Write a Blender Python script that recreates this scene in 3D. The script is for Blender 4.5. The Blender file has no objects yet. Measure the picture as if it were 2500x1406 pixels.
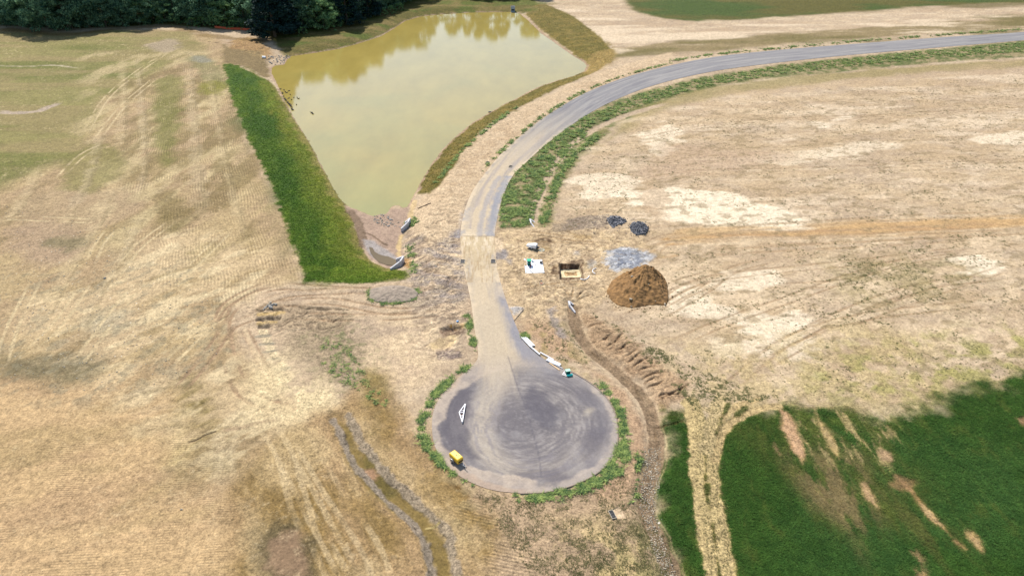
import bpy, bmesh, math, random
import numpy as np
from mathutils import Vector, Matrix

# ------------------------------------------------------------------ camera, sky, sun, exposure
S = bpy.context.scene
COL = S.collection
PITCH = math.radians(33.0); CAMH = 75.0; FPX = 1667.0
cam_data = bpy.data.cameras.new('camera'); cam = bpy.data.objects.new('camera', cam_data); COL.objects.link(cam)
cam_data.sensor_width = 36.0; cam_data.lens = 36.0 * FPX / 2500.0
cam_data.clip_start = 1.0; cam_data.clip_end = 20000.0
cam.location = (0, 0, CAMH); cam.rotation_euler = (math.pi / 2 - PITCH, 0, 0)
S.camera = cam

SUN_EL = math.radians(49.0)
# sun stands beyond the scene, slightly to the left: shadows fall towards the camera and a little to the right
SUN_AZ = math.radians(-25.0)          # measured from +Y towards +X
sun_dir = Vector((math.sin(SUN_AZ) * math.cos(SUN_EL), math.cos(SUN_AZ) * math.cos(SUN_EL), math.sin(SUN_EL)))
world = bpy.data.worlds.new('World'); S.world = world; world.use_nodes = True
wn = world.node_tree.nodes; wl = world.node_tree.links
sky = wn.new('ShaderNodeTexSky'); sky.sky_type = 'NISHITA'; sky.sun_disc = False
sky.sun_elevation = SUN_EL; sky.sun_rotation = SUN_AZ
sky.air_density = 1.2; sky.dust_density = 1.0; sky.ozone_density = 1.0
wl.new(sky.outputs[0], wn['Background'].inputs[0]); wn['Background'].inputs[1].default_value = 0.105
ld = bpy.data.lights.new('sun', 'SUN'); ld.energy = 4.5; ld.angle = math.radians(0.55); ld.color = (1.0, 0.95, 0.88)
sun = bpy.data.objects.new('sun', ld); COL.objects.link(sun)
sun.rotation_euler = (-sun_dir).to_track_quat('-Z', 'Y').to_euler()
sun.location = (0, 0, 200)
S.view_settings.view_transform = 'Standard'; S.view_settings.look = 'None'
S.view_settings.exposure = 0.60; S.view_settings.gamma = 1.0; S.view_settings.use_curve_mapping = False
S.cycles.max_bounces = 5; S.cycles.diffuse_bounces = 2; S.cycles.glossy_bounces = 3

E_LIT = 1.62          # how bright a flat white ground renders; display colours are divided by it to get albedo

# ------------------------------------------------------------------ numeric helpers
rs = np.random.RandomState(7)
random.seed(11)
TAB = [rs.rand(512, 512).astype(np.float32) for _ in range(4)]

def vnoise(x, y, k=0):
    xi = np.floor(x).astype(np.int64); yi = np.floor(y).astype(np.int64)
    fx = (x - xi).astype(np.float32); fy = (y - yi).astype(np.float32)
    fx = fx * fx * (3 - 2 * fx); fy = fy * fy * (3 - 2 * fy)
    t = TAB[k % 4]; x0 = xi & 511; x1 = (xi + 1) & 511; y0 = yi & 511; y1 = (yi + 1) & 511
    a = t[y0, x0]; b = t[y0, x1]; c = t[y1, x0]; d = t[y1, x1]
    return (a + (b - a) * fx) + ((c + (d - c) * fx) - (a + (b - a) * fx)) * fy

def fbm(x, y, scale, octv=4, seed=0, sx=1.0, ang=0.0, gain=0.55):
    """about -1..1; scale in metres, sx stretches along the direction ang (degrees)"""
    a = math.radians(ang); ca, sa = math.cos(a), math.sin(a)
    u = (x * ca + y * sa) / (scale * sx) + 13.7 * seed; v = (-x * sa + y * ca) / scale + 7.3 * seed
    r = 0; amp = 1.0; tot = 0
    for i in range(octv):
        r = r + amp * (vnoise(u, v, seed + i) * 2 - 1); tot += amp
        u = u * 2.03 + 5.1; v = v * 2.03 + 9.7; amp *= gain
    return r / tot * 1.5

def sst(a, b, x):
    t = np.clip((x - a) / (b - a), 0, 1); return t * t * (3 - 2 * t)

def seg_dist2(px, py, ax, ay, bx, by):
    dx, dy = bx - ax, by - ay; L = dx * dx + dy * dy + 1e-12
    t = np.clip(((px - ax) * dx + (py - ay) * dy) / L, 0, 1)
    return (px - ax - t * dx) ** 2 + (py - ay - t * dy) ** 2

def sd_poly(px, py, pts, margin=12.0):
    px = np.asarray(px, float); py = np.asarray(py, float)
    pts = np.asarray(pts); out = np.full(px.shape, 1e3)
    m = (px > pts[:, 0].min() - margin) & (px < pts[:, 0].max() + margin) & (py > pts[:, 1].min() - margin) & (py < pts[:, 1].max() + margin)
    if not m.any(): return out
    x = px[m]; y = py[m]; d = np.full(x.shape, 1e9); ins = np.zeros(x.shape, bool); n = len(pts)
    for i in range(n):
        ax, ay = pts[i]; bx, by = pts[(i + 1) % n]
        d = np.minimum(d, seg_dist2(x, y, ax, ay, bx, by))
        if ay != by:
            c = ((ay > y) != (by > y)) & (x < (bx - ax) * (y - ay) / (by - ay) + ax)
            ins ^= c
    d = np.sqrt(d); out[m] = np.where(ins, -d, d)
    return out

def sd_line(px, py, pts, margin=12.0, widths=None):
    """distance to a polyline (and fraction along it)"""
    px = np.asarray(px, float); py = np.asarray(py, float)
    pts = np.asarray(pts); out = np.full(px.shape, 1e3); tt = np.zeros(px.shape)
    m = (px > pts[:, 0].min() - margin) & (px < pts[:, 0].max() + margin) & (py > pts[:, 1].min() - margin) & (py < pts[:, 1].max() + margin)
    if not m.any(): return out, tt
    x = px[m]; y = py[m]; d = np.full(x.shape, 1e9); tb = np.zeros(x.shape); n = len(pts) - 1
    for i in range(n):
        ax, ay = pts[i]; bx, by = pts[i + 1]
        dx, dy = bx - ax, by - ay; L = dx * dx + dy * dy + 1e-12
        t = np.clip(((x - ax) * dx + (y - ay) * dy) / L, 0, 1)
        e = (x - ax - t * dx) ** 2 + (y - ay - t * dy) ** 2
        k = e < d; d = np.where(k, e, d); tb = np.where(k, (i + t) / n, tb)
    out[m] = np.sqrt(d); tt[m] = tb
    return out, tt

def cat(pts, n=6):
    """smooth a polyline through its points"""
    p = [np.array(q, float) for q in pts]; p = [2 * p[0] - p[1]] + p + [2 * p[-1] - p[-2]]; o = []
    for i in range(1, len(p) - 2):
        for j in range(n):
            t = j / n; a, b, c, d = p[i - 1], p[i], p[i + 1], p[i + 2]
            o.append(0.5 * ((2 * b) + (-a + c) * t + (2 * a - 5 * b + 4 * c - d) * t * t + (-a + 3 * b - 3 * c + d) * t ** 3))
    o.append(p[-2]); return np.array(o)

SP, CP = math.sin(PITCH), math.cos(PITCH)
def px_at(px, py, z=0.0):
    """where the sight line through a point of the photograph meets height z"""
    u = px - 1250.0; v = py - 703.0
    dy = FPX * CP - v * SP; dz = -FPX * SP - v * CP
    k = (z - CAMH) / dz
    return np.array((u * k, dy * k))

def many(pts, z=0.0): return np.array([px_at(a, b, z) for a, b in pts])

# ------------------------------------------------------------------ terrain outlines
SHORE_PX = [(664,167),(672,161),(694,159),(702,146),(712,138),(770,130),(830,120),(880,106),(930,90),(960,72),(990,52),(1030,41),(1080,36),(1150,32),(1250,30),(1268,34),(1290,52),
 (1320,82),(1360,110),(1400,138),(1425,153),(1432,162),(1425,175),(1400,186),(1360,197),(1318,211),(1290,224),(1262,240),(1230,255),(1190,278),(1150,302),(1110,335),
 (1080,365),(1055,398),(1035,430),(1018,460),(1005,485),(994,505),(984,508),(974,501),(962,501),(950,510),(942,522),(925,524),(912,528),(900,524),(880,515),(858,507),
 (845,500),(830,484),(815,460),(800,430),(783,400),(770,372),(755,345),(740,322),(725,300),(708,268),(695,245),(685,222),(672,195),(664,180)]
WZ = -1.5
SHORE = many(SHORE_PX, WZ)
BASIN = many([(842,502),(868,548),(882,590),(900,630),(945,654),(975,652),(990,640),(980,610),(983,580),(995,550),(1003,530),(1008,500),(980,500)], -1.3)
CHAN = many(cat([(1397,752),(1403,790),(1420,830),(1455,870),(1500,905),(1545,945),(1575,985),(1593,1030),(1602,1080),(1600,1130),(1585,1170),(1578,1210),(1580,1260),(1600,1310),(1625,1360),(1645,1412),(1680,1500)], 4), -0.6)
CHAN2 = many(cat([(1302,546),(1307,510),(1325,455),(1352,405),(1392,360),(1440,325),(1500,298),(1580,275)], 4), -0.3)
SWALE = many(cat([(826,1030),(856,1075),(885,1120),(925,1170),(975,1220),(1020,1262),(1052,1305),(1070,1350),(1080,1406),(1085,1480)], 4), -0.3)
PIT = np.array([px_at(1367,657.0,-1.08), px_at(1413.6,656.5,-1.08), px_at(1422,680.5,0.0), px_at(1370,681,0.0)])
PITIN = many([(1377,663.3),(1407.2,662.8),(1410.5,674.3),(1379.8,674.8)], -1.1)
PITRING = many([(1367.9,658.4),(1413.6,657.9),(1419.6,677.8),(1371.3,678.2)], -1.1)
DIG = many([(1078,803),(1092,796),(1118,794),(1130,800),(1124,810),(1100,818),(1082,816),(1070,810)], -0.3)
ROAD_L = cat([(2700,60),(2500,79),(2300,92),(2100,107),(1900,123),(1750,139),(1640,160),(1530,189),(1440,223),(1370,261),(1310,301),(1262,341),(1218,382),(1183,425),(1152,470),(1133,520),(1124,575),(1130,640),(1140,690),(1150,740),(1158,800),(1166,850),(1164,880),(1140,903),(1103,938),(1073,972),(1057,1010),(1055,1050),(1062,1090),(1085,1130),(1122,1162),(1165,1184),(1212,1198),(1270,1204)], 8)
ROAD_R = cat([(2700,80),(2500,99),(2300,116),(2100,133),(1950,148),(1800,166),(1700,183),(1600,208),(1520,237),(1450,271),(1390,310),(1335,352),(1290,392),(1252,430),(1230,475),(1217,520),(1208,575),(1212,640),(1224,695),(1240,745),(1262,800),(1280,835),(1308,862),(1350,889),(1400,912),(1445,940),(1480,973),(1500,1010),(1507,1050),(1503,1095),(1480,1135),(1440,1165),(1390,1187),(1330,1201),(1270,1204)], 8)
RL = many(ROAD_L); RR = many(ROAD_R)
ROADP = np.vstack([RL[::3], RL[-1:], RR[::-1][1::3]])
RILLS_PX = [[(1640,972),(1610,970),(1625,960),(1655,962),(1660,952),(1680,938)],[(1612,975),(1640,960),(1668,945)],
 [(1532,888),(1550,872),(1562,862)],[(1522,874),(1540,864),(1556,852)],[(1505,860),(1520,848),(1532,838)],[(1465,835),(1480,826),(1490,820)],
 [(1480,850),(1500,836),(1515,826)],[(1560,905),(1580,897),(1600,895)],[(1575,935),(1592,925),(1612,920)],[(1570,925),(1590,914),(1608,908)],
 [(1580,945),(1605,938),(1620,930)],[(1435,800),(1455,792),(1475,790)],[(1440,780),(1460,776)],[(1545,898),(1560,885),(1590,868)],[(1600,1038),(1640,1036),(1665,1030)],
 [(1492,842),(1512,822),(1520,815)],[(1374,707),(1384,715),(1392,724)],[(1400,704),(1398,715),(1396,726)],[(1428,709),(1416,718),(1408,730)],[(1440,722),(1424,727),(1412,733)]]
RILLS = [many(cat(r, 3), -0.1) for r in RILLS_PX]

def H(x, y, micro=False):
    x = np.atleast_1d(np.asarray(x, float)); y = np.atleast_1d(np.asarray(y, float))
    z = 0.12 * fbm(x, y, 45, 2, 3)
    road = sd_poly(x, y, ROADP, 6)
    z = z * sst(0, 6, road)
    s = sd_poly(x, y, SHORE, 14)
    bank = WZ + np.where(s > 0, np.clip(s * 0.2, 0, 9), np.maximum(s * 0.22, -1.1))
    z = np.where(s < 14, np.minimum(z, bank), z)
    b = sd_poly(x, y, BASIN, 8); z = np.minimum(z, np.where(b < 8, -1.33 + np.clip(b, 0, 9) * 0.3 + 0.08 * fbm(x, y, 4, 2, 1), 9))
    c, _ = sd_line(x, y, CHAN, 5); z = z - 0.65 * (1 - sst(0.5, 2.6, c))
    c, _ = sd_line(x, y, CHAN2, 6); z = z - 0.32 * (1 - sst(0.3, 3.5, c))
    c, _ = sd_line(x, y, SWALE, 6); z = z - 0.38 * (1 - sst(0.9, 2.4, c))
    p = sd_poly(x, y, PIT, 3); z = np.where(p < 0.35, z - 1.08 * (1 - sst(0.0, 0.22, p)), z)
    p = sd_poly(x, y, PITIN, 3); z = z - 0.2 * (1 - sst(-0.08, 0.08, p))
    p = sd_poly(x, y, DIG, 3); z = z - 0.75 * (1 - sst(-1.0, 0.15, p)) * (0.55 + 0.45 * sst(-4, 2, (x - DIG[0, 0]) - 0 * y))
    for r in RILLS:
        c, t = sd_line(x, y, r, 1.5)
        c = c + 0.10 * fbm(x, y, 0.7, 2, 2)
        z = z - 0.34 * np.sin(np.pi * np.clip(t * 0.9 + 0.05, 0, 1)) * (1 - sst(0.03, 0.27, c))
    if micro:
        z = z + (0.035 * fbm(x, y, 1.6, 4, 5)) * sst(0.0, 1.0, road)
    z = np.where(road < 0.0, z - 0.05, z)
    return z

def W(pts):
    p = np.asarray(pts, float); u = p[:, 0] - 1250.0; v = p[:, 1] - 703.0
    dy = FPX * CP - v * SP; dz = -FPX * SP - v * CP; z = np.zeros(len(p))
    for _ in range(6):
        k = (z - CAMH) / dz; z = 0.5 * z + 0.5 * H(u * k, dy * k)
    k = (z - CAMH) / dz
    return np.stack([u * k, dy * k], 1)
def P(px, py): return W([(px, py)])[0]

def lin(c):
    c = np.array(c, float) / 255.0
    return np.where(c <= 0.04045, c / 12.92, ((c + 0.055) / 1.055) ** 2.4)
def alb(c): return lin(c) / E_LIT

# ------------------------------------------------------------------ the painter: surface colours laid down by place
class Canvas:
    def __init__(s, x, y, base):
        s.x, s.y = x, y; n = len(x)
        s.C = np.tile(alb(base), (n, 1)); s.par = np.zeros((n, 4)); s.phase = np.zeros(n); s.dz = np.zeros(n)
    def mix(s, a, col=None, grass=None, rows=None, clod=None, spk=None):
        m = a > 0.003
        if not m.any(): return
        am = a[m]
        if col is not None: s.C[m] = s.C[m] * (1 - am[:, None]) + alb(col) * am[:, None]
        for i, v in enumerate((grass, rows, clod, spk)):
            if v is not None: s.par[m, i] = s.par[m, i] * (1 - am) + v * am
    def poly(s, pts, col=None, f=1.0, n=1.0, ns=4.0, op=1.0, z=None, seed=1, sx=1.0, ang=0, smooth=True, world=False, **k):
        if not world:
            pts = W(pts) if z is None else many(pts, z)
        if smooth: pts = cat(list(pts) + [pts[0]], 4)[:-1]
        mg = f + n * 1.5 + 1
        sd = sd_poly(s.x, s.y, pts, mg); m = sd < mg
        if not m.any(): return
        a = np.zeros(len(s.x)); d = sd[m] + n * fbm(s.x[m], s.y[m], ns, 4, seed, sx, ang)
        a[m] = (1 - sst(-f, f, d)) * op
        s.mix(a, col, **k)
    def line(s, pts, w, col=None, f=0.3, n=0.2, ns=1.5, op=1.0, z=None, seed=2, brk=0.0, bs=5.0, dz=0.0, fade=0.0, taper=False, world=False, **k):
        if not world:
            pts = W(pts) if z is None else many(pts, z)
        if len(pts) > 2: pts = cat(list(pts), 4)
        mg = w + f + n * 1.5 + 1
        d, t = sd_line(s.x, s.y, pts, mg); m = d < mg
        if not m.any(): return
        a = np.zeros(len(s.x)); ww = w * (np.sin(np.pi * np.clip(t[m], 0.02, 0.98)) ** 0.6 if taper else 1.0)
        q = 1 - sst(ww - f, ww + f, d[m] + n * fbm(s.x[m], s.y[m], ns, 3, seed))
        if brk: q = q * sst(-brk, 1 - brk, fbm(s.x[m], s.y[m], bs, 3, seed + 1) + 0.5)
        if fade: q = q * sst(0, fade, t[m]) * sst(0, fade, 1 - t[m])
        a[m] = q * op
        s.mix(a, col, **k)
        if dz: s.dz += a * dz
    def tracks(s, pts, gauge=2.0, w=0.28, col=(170,148,115), op=0.6, seed=3, brk=0.3, dz=-0.05, **k):
        c = cat(list(W(pts)), 4) if len(pts) > 2 else W(pts)
        t = np.gradient(c, axis=0); t /= np.linalg.norm(t, axis=1)[:, None] + 1e-9
        nrm = np.stack([-t[:, 1], t[:, 0]], 1)
        for sg in (-1, 1):
            s.line(c + nrm * gauge / 2 * sg, w, col, f=0.15, n=0.1, op=op, seed=seed + sg, brk=brk, dz=dz, fade=0.15, world=True, **k)
    def field(s, poly_px, col, scale, thr=0.0, soft=0.4, op=1.0, seed=1, sx=1.0, ang=0, f=5.0, octv=5, n=3.0, ns=12, gain=0.55, smooth=True, **k):
        """noise patches of a colour inside an area"""
        pts = W(poly_px)
        if smooth: pts = cat(list(pts) + [pts[0]], 4)[:-1]
        mg = f + n * 1.5 + 1
        sd = sd_poly(s.x, s.y, pts, mg); m = sd < mg
        if not m.any(): return
        x, y = s.x[m], s.y[m]; a = np.zeros(len(s.x))
        a[m] = (1 - sst(-f, f, sd[m] + n * fbm(x, y, ns, 3, seed + 5))) * sst(thr - soft, thr + soft, fbm(x, y, scale, octv, seed, sx, ang, gain)) * op
        s.mix(a, col, **k)

# ------------------------------------------------------------------ object helpers
def tag(o, label=None, cat_=None, group=None, kind=None):
    if label: o['label'] = label
    if cat_: o['category'] = cat_
    if group: o['group'] = group
    if kind: o['kind'] = kind
    return o

def mat(name, color, rough=0.8, metal=0.0, noise=0.12, nscale=3.0, spec=0.4, bump=0.0):
    m = bpy.data.materials.new(name); m.use_nodes = True; nt = m.node_tree; b = nt.nodes['Principled BSDF']
    b.inputs['Roughness'].default_value = rough; b.inputs['Metallic'].default_value = metal
    b.inputs['Specular IOR Level'].default_value = spec
    tc = nt.nodes.new('ShaderNodeTexCoord'); ns = nt.nodes.new('ShaderNodeTexNoise'); ns.inputs['Scale'].default_value = nscale; ns.inputs['Detail'].default_value = 6
    nt.links.new(tc.outputs['Object'], ns.inputs['Vector'])
    mr = nt.nodes.new('ShaderNodeMapRange'); mr.inputs['From Min'].default_value = 0.3; mr.inputs['From Max'].default_value = 0.7
    mr.inputs['To Min'].default_value = 1 - noise; mr.inputs['To Max'].default_value = 1 + noise
    nt.links.new(ns.outputs['Fac'], mr.inputs['Value'])
    mx = nt.nodes.new('ShaderNodeVectorMath'); mx.operation = 'SCALE'; mx.inputs[0].default_value = tuple(color[:3])
    nt.links.new(mr.outputs[0], mx.inputs['Scale']); nt.links.new(mx.outputs[0], b.inputs['Base Color'])
    if bump:
        bp = nt.nodes.new('ShaderNodeBump'); bp.inputs['Strength'].default_value = 0.7; bp.inputs['Distance'].default_value = bump
        nt.links.new(ns.outputs['Fac'], bp.inputs['Height']); nt.links.new(bp.outputs[0], b.inputs['Normal'])
    return m

def np_mesh(name, verts, quads, material, smooth=False, tris=None):
    me = bpy.data.meshes.new(name); verts = np.asarray(verts, np.float32)
    nq = 0 if quads is None else len(quads); nt_ = 0 if tris is None else len(tris)
    me.vertices.add(len(verts)); me.vertices.foreach_set('co', verts.ravel())
    loops = []; starts = []; 
    if nq: loops.append(np.asarray(quads, np.int32).ravel()); starts.append(np.arange(nq) * 4)
    if nt_: loops.append(np.asarray(tris, np.int32).ravel()); starts.append(np.arange(nt_) * 3 + nq * 4)
    lp = np.concatenate(loops); st = np.concatenate(starts).astype(np.int32)
    me.loops.add(len(lp)); me.loops.foreach_set('vertex_index', lp)
    me.polygons.add(len(st)); me.polygons.foreach_set('loop_start', st)
    if smooth: me.polygons.foreach_set('use_smooth', np.ones(len(st), bool))
    me.update(calc_edges=True)
    if material: me.materials.append(material)
    return me

def link(name, me, parent=None, loc=None):
    o = bpy.data.objects.new(name, me); COL.objects.link(o)
    if parent: o.parent = parent
    if loc is not None: o.location = loc
    return o

def empty(name, loc, rz=0.0):
    o = bpy.data.objects.new(name, None); COL.objects.link(o); o.location = loc; o.rotation_euler = (0, 0, rz)
    o.empty_display_size = 0.3; return o

def attrs(me, cv):
    n = len(cv.x)
    a = me.attributes.new('tone', 'FLOAT_COLOR', 'POINT'); a.data.foreach_set('color', np.hstack([np.clip(cv.C, 0, 1), np.ones((n, 1))]).astype(np.float32).ravel())
    a = me.attributes.new('par', 'FLOAT_COLOR', 'POINT'); a.data.foreach_set('color', cv.par.astype(np.float32).ravel())
    a = me.attributes.new('phase', 'FLOAT', 'POINT'); a.data.foreach_set('value', cv.phase.astype(np.float32))

class MB:
    """collects primitives into one mesh"""
    def __init__(s): s.bm = bmesh.new()
    def box(s, c, size, rz=0.0, bevel=0.0, rot=None, taper=None):
        r = bmesh.ops.create_cube(s.bm, size=1.0); vs = r['verts']
        for v in vs:
            v.co.x *= size[0]; v.co.y *= size[1]; v.co.z *= size[2]
            if taper and v.co.z < 0: v.co.x *= taper; v.co.y *= taper
        if bevel:
            es = list({e for v in vs for e in v.link_edges})
            rb = bmesh.ops.bevel(s.bm, geom=es, offset=bevel, segments=2, affect='EDGES', profile=0.6); vs = list({v for f in rb['faces'] for v in f.verts} | {v for v in vs if v.is_valid})
        M = Matrix.Translation(c) @ (rot.to_4x4() if rot is not None else Matrix.Rotation(rz, 4, 'Z'))
        bmesh.ops.transform(s.bm, matrix=M, verts=vs); return s
    def tube(s, pts, r, seg=10, cap=True, r2=None):
        rings = []; n = len(pts); pts = [Vector(p) for p in pts]
        for i, p in enumerate(pts):
            t = (pts[min(i + 1, n - 1)] - pts[max(i - 1, 0)]).normalized()
            a = t.orthogonal().normalized() if abs(t.z) > 0.9 else t.cross(Vector((0, 0, 1))).normalized()
            b = t.cross(a); rr = r if r2 is None else r + (r2 - r) * i / (n - 1)
            rings.append([s.bm.verts.new(p + (a * math.cos(k * 2 * math.pi / seg) + b * math.sin(k * 2 * math.pi / seg)) * rr) for k in range(seg)])
        for i in range(n - 1):
            for k in range(seg):
                s.bm.faces.new((rings[i][k], rings[i][(k + 1) % seg], rings[i + 1][(k + 1) % seg], rings[i + 1][k]))
        if cap: s.bm.faces.new(rings[0][::-1]); s.bm.faces.new(rings[-1])
        return s
    def prism(s, pts, z0, z1, tops=None):
        n = len(pts); lo = [s.bm.verts.new((p[0], p[1], z0)) for p in pts]
        hi = [s.bm.verts.new((p[0], p[1], (tops[i] if tops else z1))) for i, p in enumerate(pts)]
        for i in range(n): s.bm.faces.new((lo[i], lo[(i + 1) % n], hi[(i + 1) % n], hi[i]))
        s.bm.faces.new(lo[::-1]); s.bm.faces.new(hi); return s
    def ring(s, c, r0, r1, z0, z1, seg=24):
        V = []
        for k in range(seg):
            a = k * 2 * math.pi / seg; ca, sa = math.cos(a), math.sin(a)
            V.append([s.bm.verts.new((c[0] + r * ca, c[1] + r * sa, z)) for r, z in ((r0, z0), (r1, z0), (r1, z1), (r0, z1))])
        for k in range(seg):
            A, B = V[k], V[(k + 1) % seg]
            for j in range(4): s.bm.faces.new((A[j], B[j], B[(j + 1) % 4], A[(j + 1) % 4]))
        return s
    def rock(s, c, r, flat=0.6, rnd=random):
        q = bmesh.ops.create_icosphere(s.bm, subdivisions=1, radius=1.0)
        a = rnd.random() * 6.28; ex = r * (0.8 + 0.5 * rnd.random()); ey = r * (0.6 + 0.4 * rnd.random()); ez = r * flat * (0.7 + 0.5 * rnd.random())
        for v in q['verts']:
            k = 1 + rnd.uniform(-0.2, 0.2); x, y, z = v.co.x * ex * k, v.co.y * ey * k, v.co.z * ez * k
            v.co = Vector((c[0] + x * math.cos(a) - y * math.sin(a), c[1] + x * math.sin(a) + y * math.cos(a), c[2] + z))
        return s
    def build(s, name, m, parent=None, loc=None, smooth=False):
        bmesh.ops.recalc_face_normals(s.bm, faces=s.bm.faces)
        me = bpy.data.meshes.new(name); s.bm.to_mesh(me); s.bm.free()
        if smooth:
            for p in me.polygons: p.use_smooth = True
        me.materials.append(m)
        return link(name, me, parent, loc)

# ------------------------------------------------------------------ ground material
def ground_material(name, kind='ground'):
    m = bpy.data.materials.new(name); m.use_nodes = True; nt = m.node_tree; N = nt.nodes; L = nt.links; b = N['Principled BSDF']
    b.inputs['Roughness'].default_value = 0.95; b.inputs['Specular IOR Level'].default_value = 0.15
    def attr(n): a = N.new('ShaderNodeAttribute'); a.attribute_name = n; return a
    def math_(op, a, b_=None, c=None, clamp=False):
        q = N.new('ShaderNodeMath'); q.operation = op; q.use_clamp = clamp
        for i, v in enumerate((a, b_, c)):
            if v is None: continue
            if isinstance(v, (int, float)): q.inputs[i].default_value = v
            else: L.new(v, q.inputs[i])
        return q.outputs[0]
    geo = N.new('ShaderNodeNewGeometry'); pos = geo.outputs['Position']
    def noise(scale, detail=3, rough=0.6, stretch=None):
        q = N.new('ShaderNodeTexNoise'); q.inputs['Scale'].default_value = scale; q.inputs['Detail'].default_value = detail; q.inputs['Roughness'].default_value = rough
        if stretch:
            mp = N.new('ShaderNodeMapping'); mp.inputs['Scale'].default_value = stretch[0]; mp.inputs['Rotation'].default_value = (0, 0, stretch[1])
            L.new(pos, mp.inputs['Vector']); L.new(mp.outputs[0], q.inputs['Vector'])
        else: L.new(pos, q.inputs['Vector'])
        return q.outputs['Fac']
    tone = attr('tone'); par = attr('par'); ph = attr('phase')
    sep = N.new('ShaderNodeSeparateColor'); L.new(par.outputs['Color'], sep.inputs[0])
    grass, rows, clod = sep.outputs[0], sep.outputs[1], sep.outputs[2]; spk = par.outputs['Alpha']
    n1 = noise(1.1, 8, 0.78); n2 = noise(3.2, 6, 0.8); n3 = noise(0.25, 4, 0.6)
    c1 = math_('MULTIPLY_ADD', math_('SUBTRACT', n1, 0.5), 2.0, 0.0)
    c2 = math_('MULTIPLY', math_('SUBTRACT', n2, 0.5), 2.5)
    c3 = math_('MULTIPLY', math_('SUBTRACT', n3, 0.5), 0.35)
    k = math_('ADD', math_('ADD', c1, c2), c3)
    amp = math_('MULTIPLY_ADD', clod, 0.9, 0.55)
    amp = math_('MULTIPLY_ADD', grass, 0.45, amp)
    if kind == 'road': amp = math_('MULTIPLY', amp, 0.4)
    f = math_('MULTIPLY_ADD', k, amp, 1.0)
    # furrow marks left by crawler tracks
    sn = math_('SINE', math_('MULTIPLY', math_('ADD', ph.outputs['Fac'], math_('MULTIPLY', n1, 0.7)), 6.28318))
    rowm = math_('MULTIPLY', math_('MULTIPLY', math_('MULTIPLY', sn, rows), math_('MULTIPLY', n2, 2.0)), 0.16)
    f = math_('MULTIPLY', f, math_('ADD', 1.0, rowm))
    f = math_('MAXIMUM', f, 0.15)
    sc = N.new('ShaderNodeVectorMath'); sc.operation = 'SCALE'; L.new(tone.outputs['Color'], sc.inputs[0]); L.new(f, sc.inputs['Scale'])
    # grass: patches of yellower and bluer blades
    gn = noise(0.6, 6, 0.75)
    gm = N.new('ShaderNodeMix'); gm.data_type = 'RGBA'; gm.blend_type = 'MULTIPLY'; 
    rp = N.new('ShaderNodeValToRGB'); L.new(gn, rp.inputs[0]); e = rp.color_ramp.elements
    e[0].position = 0.3; e[0].color = (0.75, 0.8, 0.72, 1); e[1].position = 0.72; e[1].color = (1.7, 1.4, 1.1, 1)
    L.new(math_('MULTIPLY', grass, 0.9, clamp=True), gm.inputs['Factor']); L.new(sc.outputs[0], gm.inputs['A']); L.new(rp.outputs[0], gm.inputs['B'])
    col = gm.outputs['Result']
    # pale stones scattered where the 'speck' value is up
    vo = N.new('ShaderNodeTexVoronoi'); vo.inputs['Scale'].default_value = 1.1; L.new(pos, vo.inputs['Vector'])
    vs = N.new('ShaderNodeSeparateColor'); L.new(vo.outputs['Color'], vs.inputs[0])
    near = math_('LESS_THAN', vo.outputs['Distance'], math_('MULTIPLY', math_('MULTIPLY', vs.outputs[1], 0.17), spk))
    pick = math_('GREATER_THAN', vs.outputs[0], 0.45)
    sm = N.new('ShaderNodeMix'); sm.data_type = 'RGBA'; L.new(math_('MULTIPLY', near, pick), sm.inputs['Factor']); L.new(col, sm.inputs['A']); sm.inputs['B'].default_value = (0.52, 0.47, 0.39, 1)
    col = sm.outputs['Result']
    L.new(col, b.inputs['Base Color'])
    hgt = math_('MULTIPLY', math_('ADD', math_('ADD', n1, math_('MULTIPLY', n2, 0.5)), math_('MULTIPLY', math_('MULTIPLY', sn, rows), 0.12)), math_('MULTIPLY_ADD', math_('ADD', clod, grass), 0.9, 0.35 if kind != 'road' else 0.08))
    bp = N.new('ShaderNodeBump'); bp.inputs['Strength'].default_value = 0.9; bp.inputs['Distance'].default_value = 0.22
    L.new(hgt, bp.inputs['Height']); L.new(bp.outputs[0], b.inputs['Normal'])
    return m

M_GROUND = ground_material('dry_soil_and_grass'); M_ROAD = ground_material('dusty_asphalt', 'road')
# ------------------------------------------------------------------ the ground sheet
NC, NR = 1500, 880
uc = np.concatenate([-np.geomspace(4.0, 0.73, 14), np.linspace(-0.70, 0.70, NC), np.geomspace(0.73, 4.0, 14)])
yr = [px_at(1250, p)[1] for p in np.linspace(1452, -70, NR)]
yr = np.concatenate([[-42, -25, -5, 15, 30, 40], yr, np.geomspace(yr[-1] * 1.02, 7000, 26)])
U, Y = np.meshgrid(uc, yr); X = U * (Y + 48.7)
gx, gy = X.ravel(), Y.ravel()
cv = Canvas(gx, gy, (203, 181, 150))

SAND = (205,183,152); BRIGHT = (243,224,192); TAN = (186,163,133); GREYTAN = (178,160,138); STRAW = (190,172,124); OLIVE = (118,112,58); DOLIVE = (96,92,48)
GREEN = (72,104,30); DGREEN = (44,72,24); GRAVEL = (150,142,132); DIRT = (150,122,88)

x, y = gx, gy
def blend(mask, a, col): cv.mix(a, col)
everywhere = [(-600,-300),(3100,-300),(3100,1700),(-600,1700)]
def allfield(col, scale, thr, soft, op, seed, sx=1.0, ang=0, octv=5, gain=0.55, **k):
    cv.mix(sst(thr - soft, thr + soft, fbm(x, y, scale, octv, seed, sx, ang, gain)) * op, col, **k)
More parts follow.
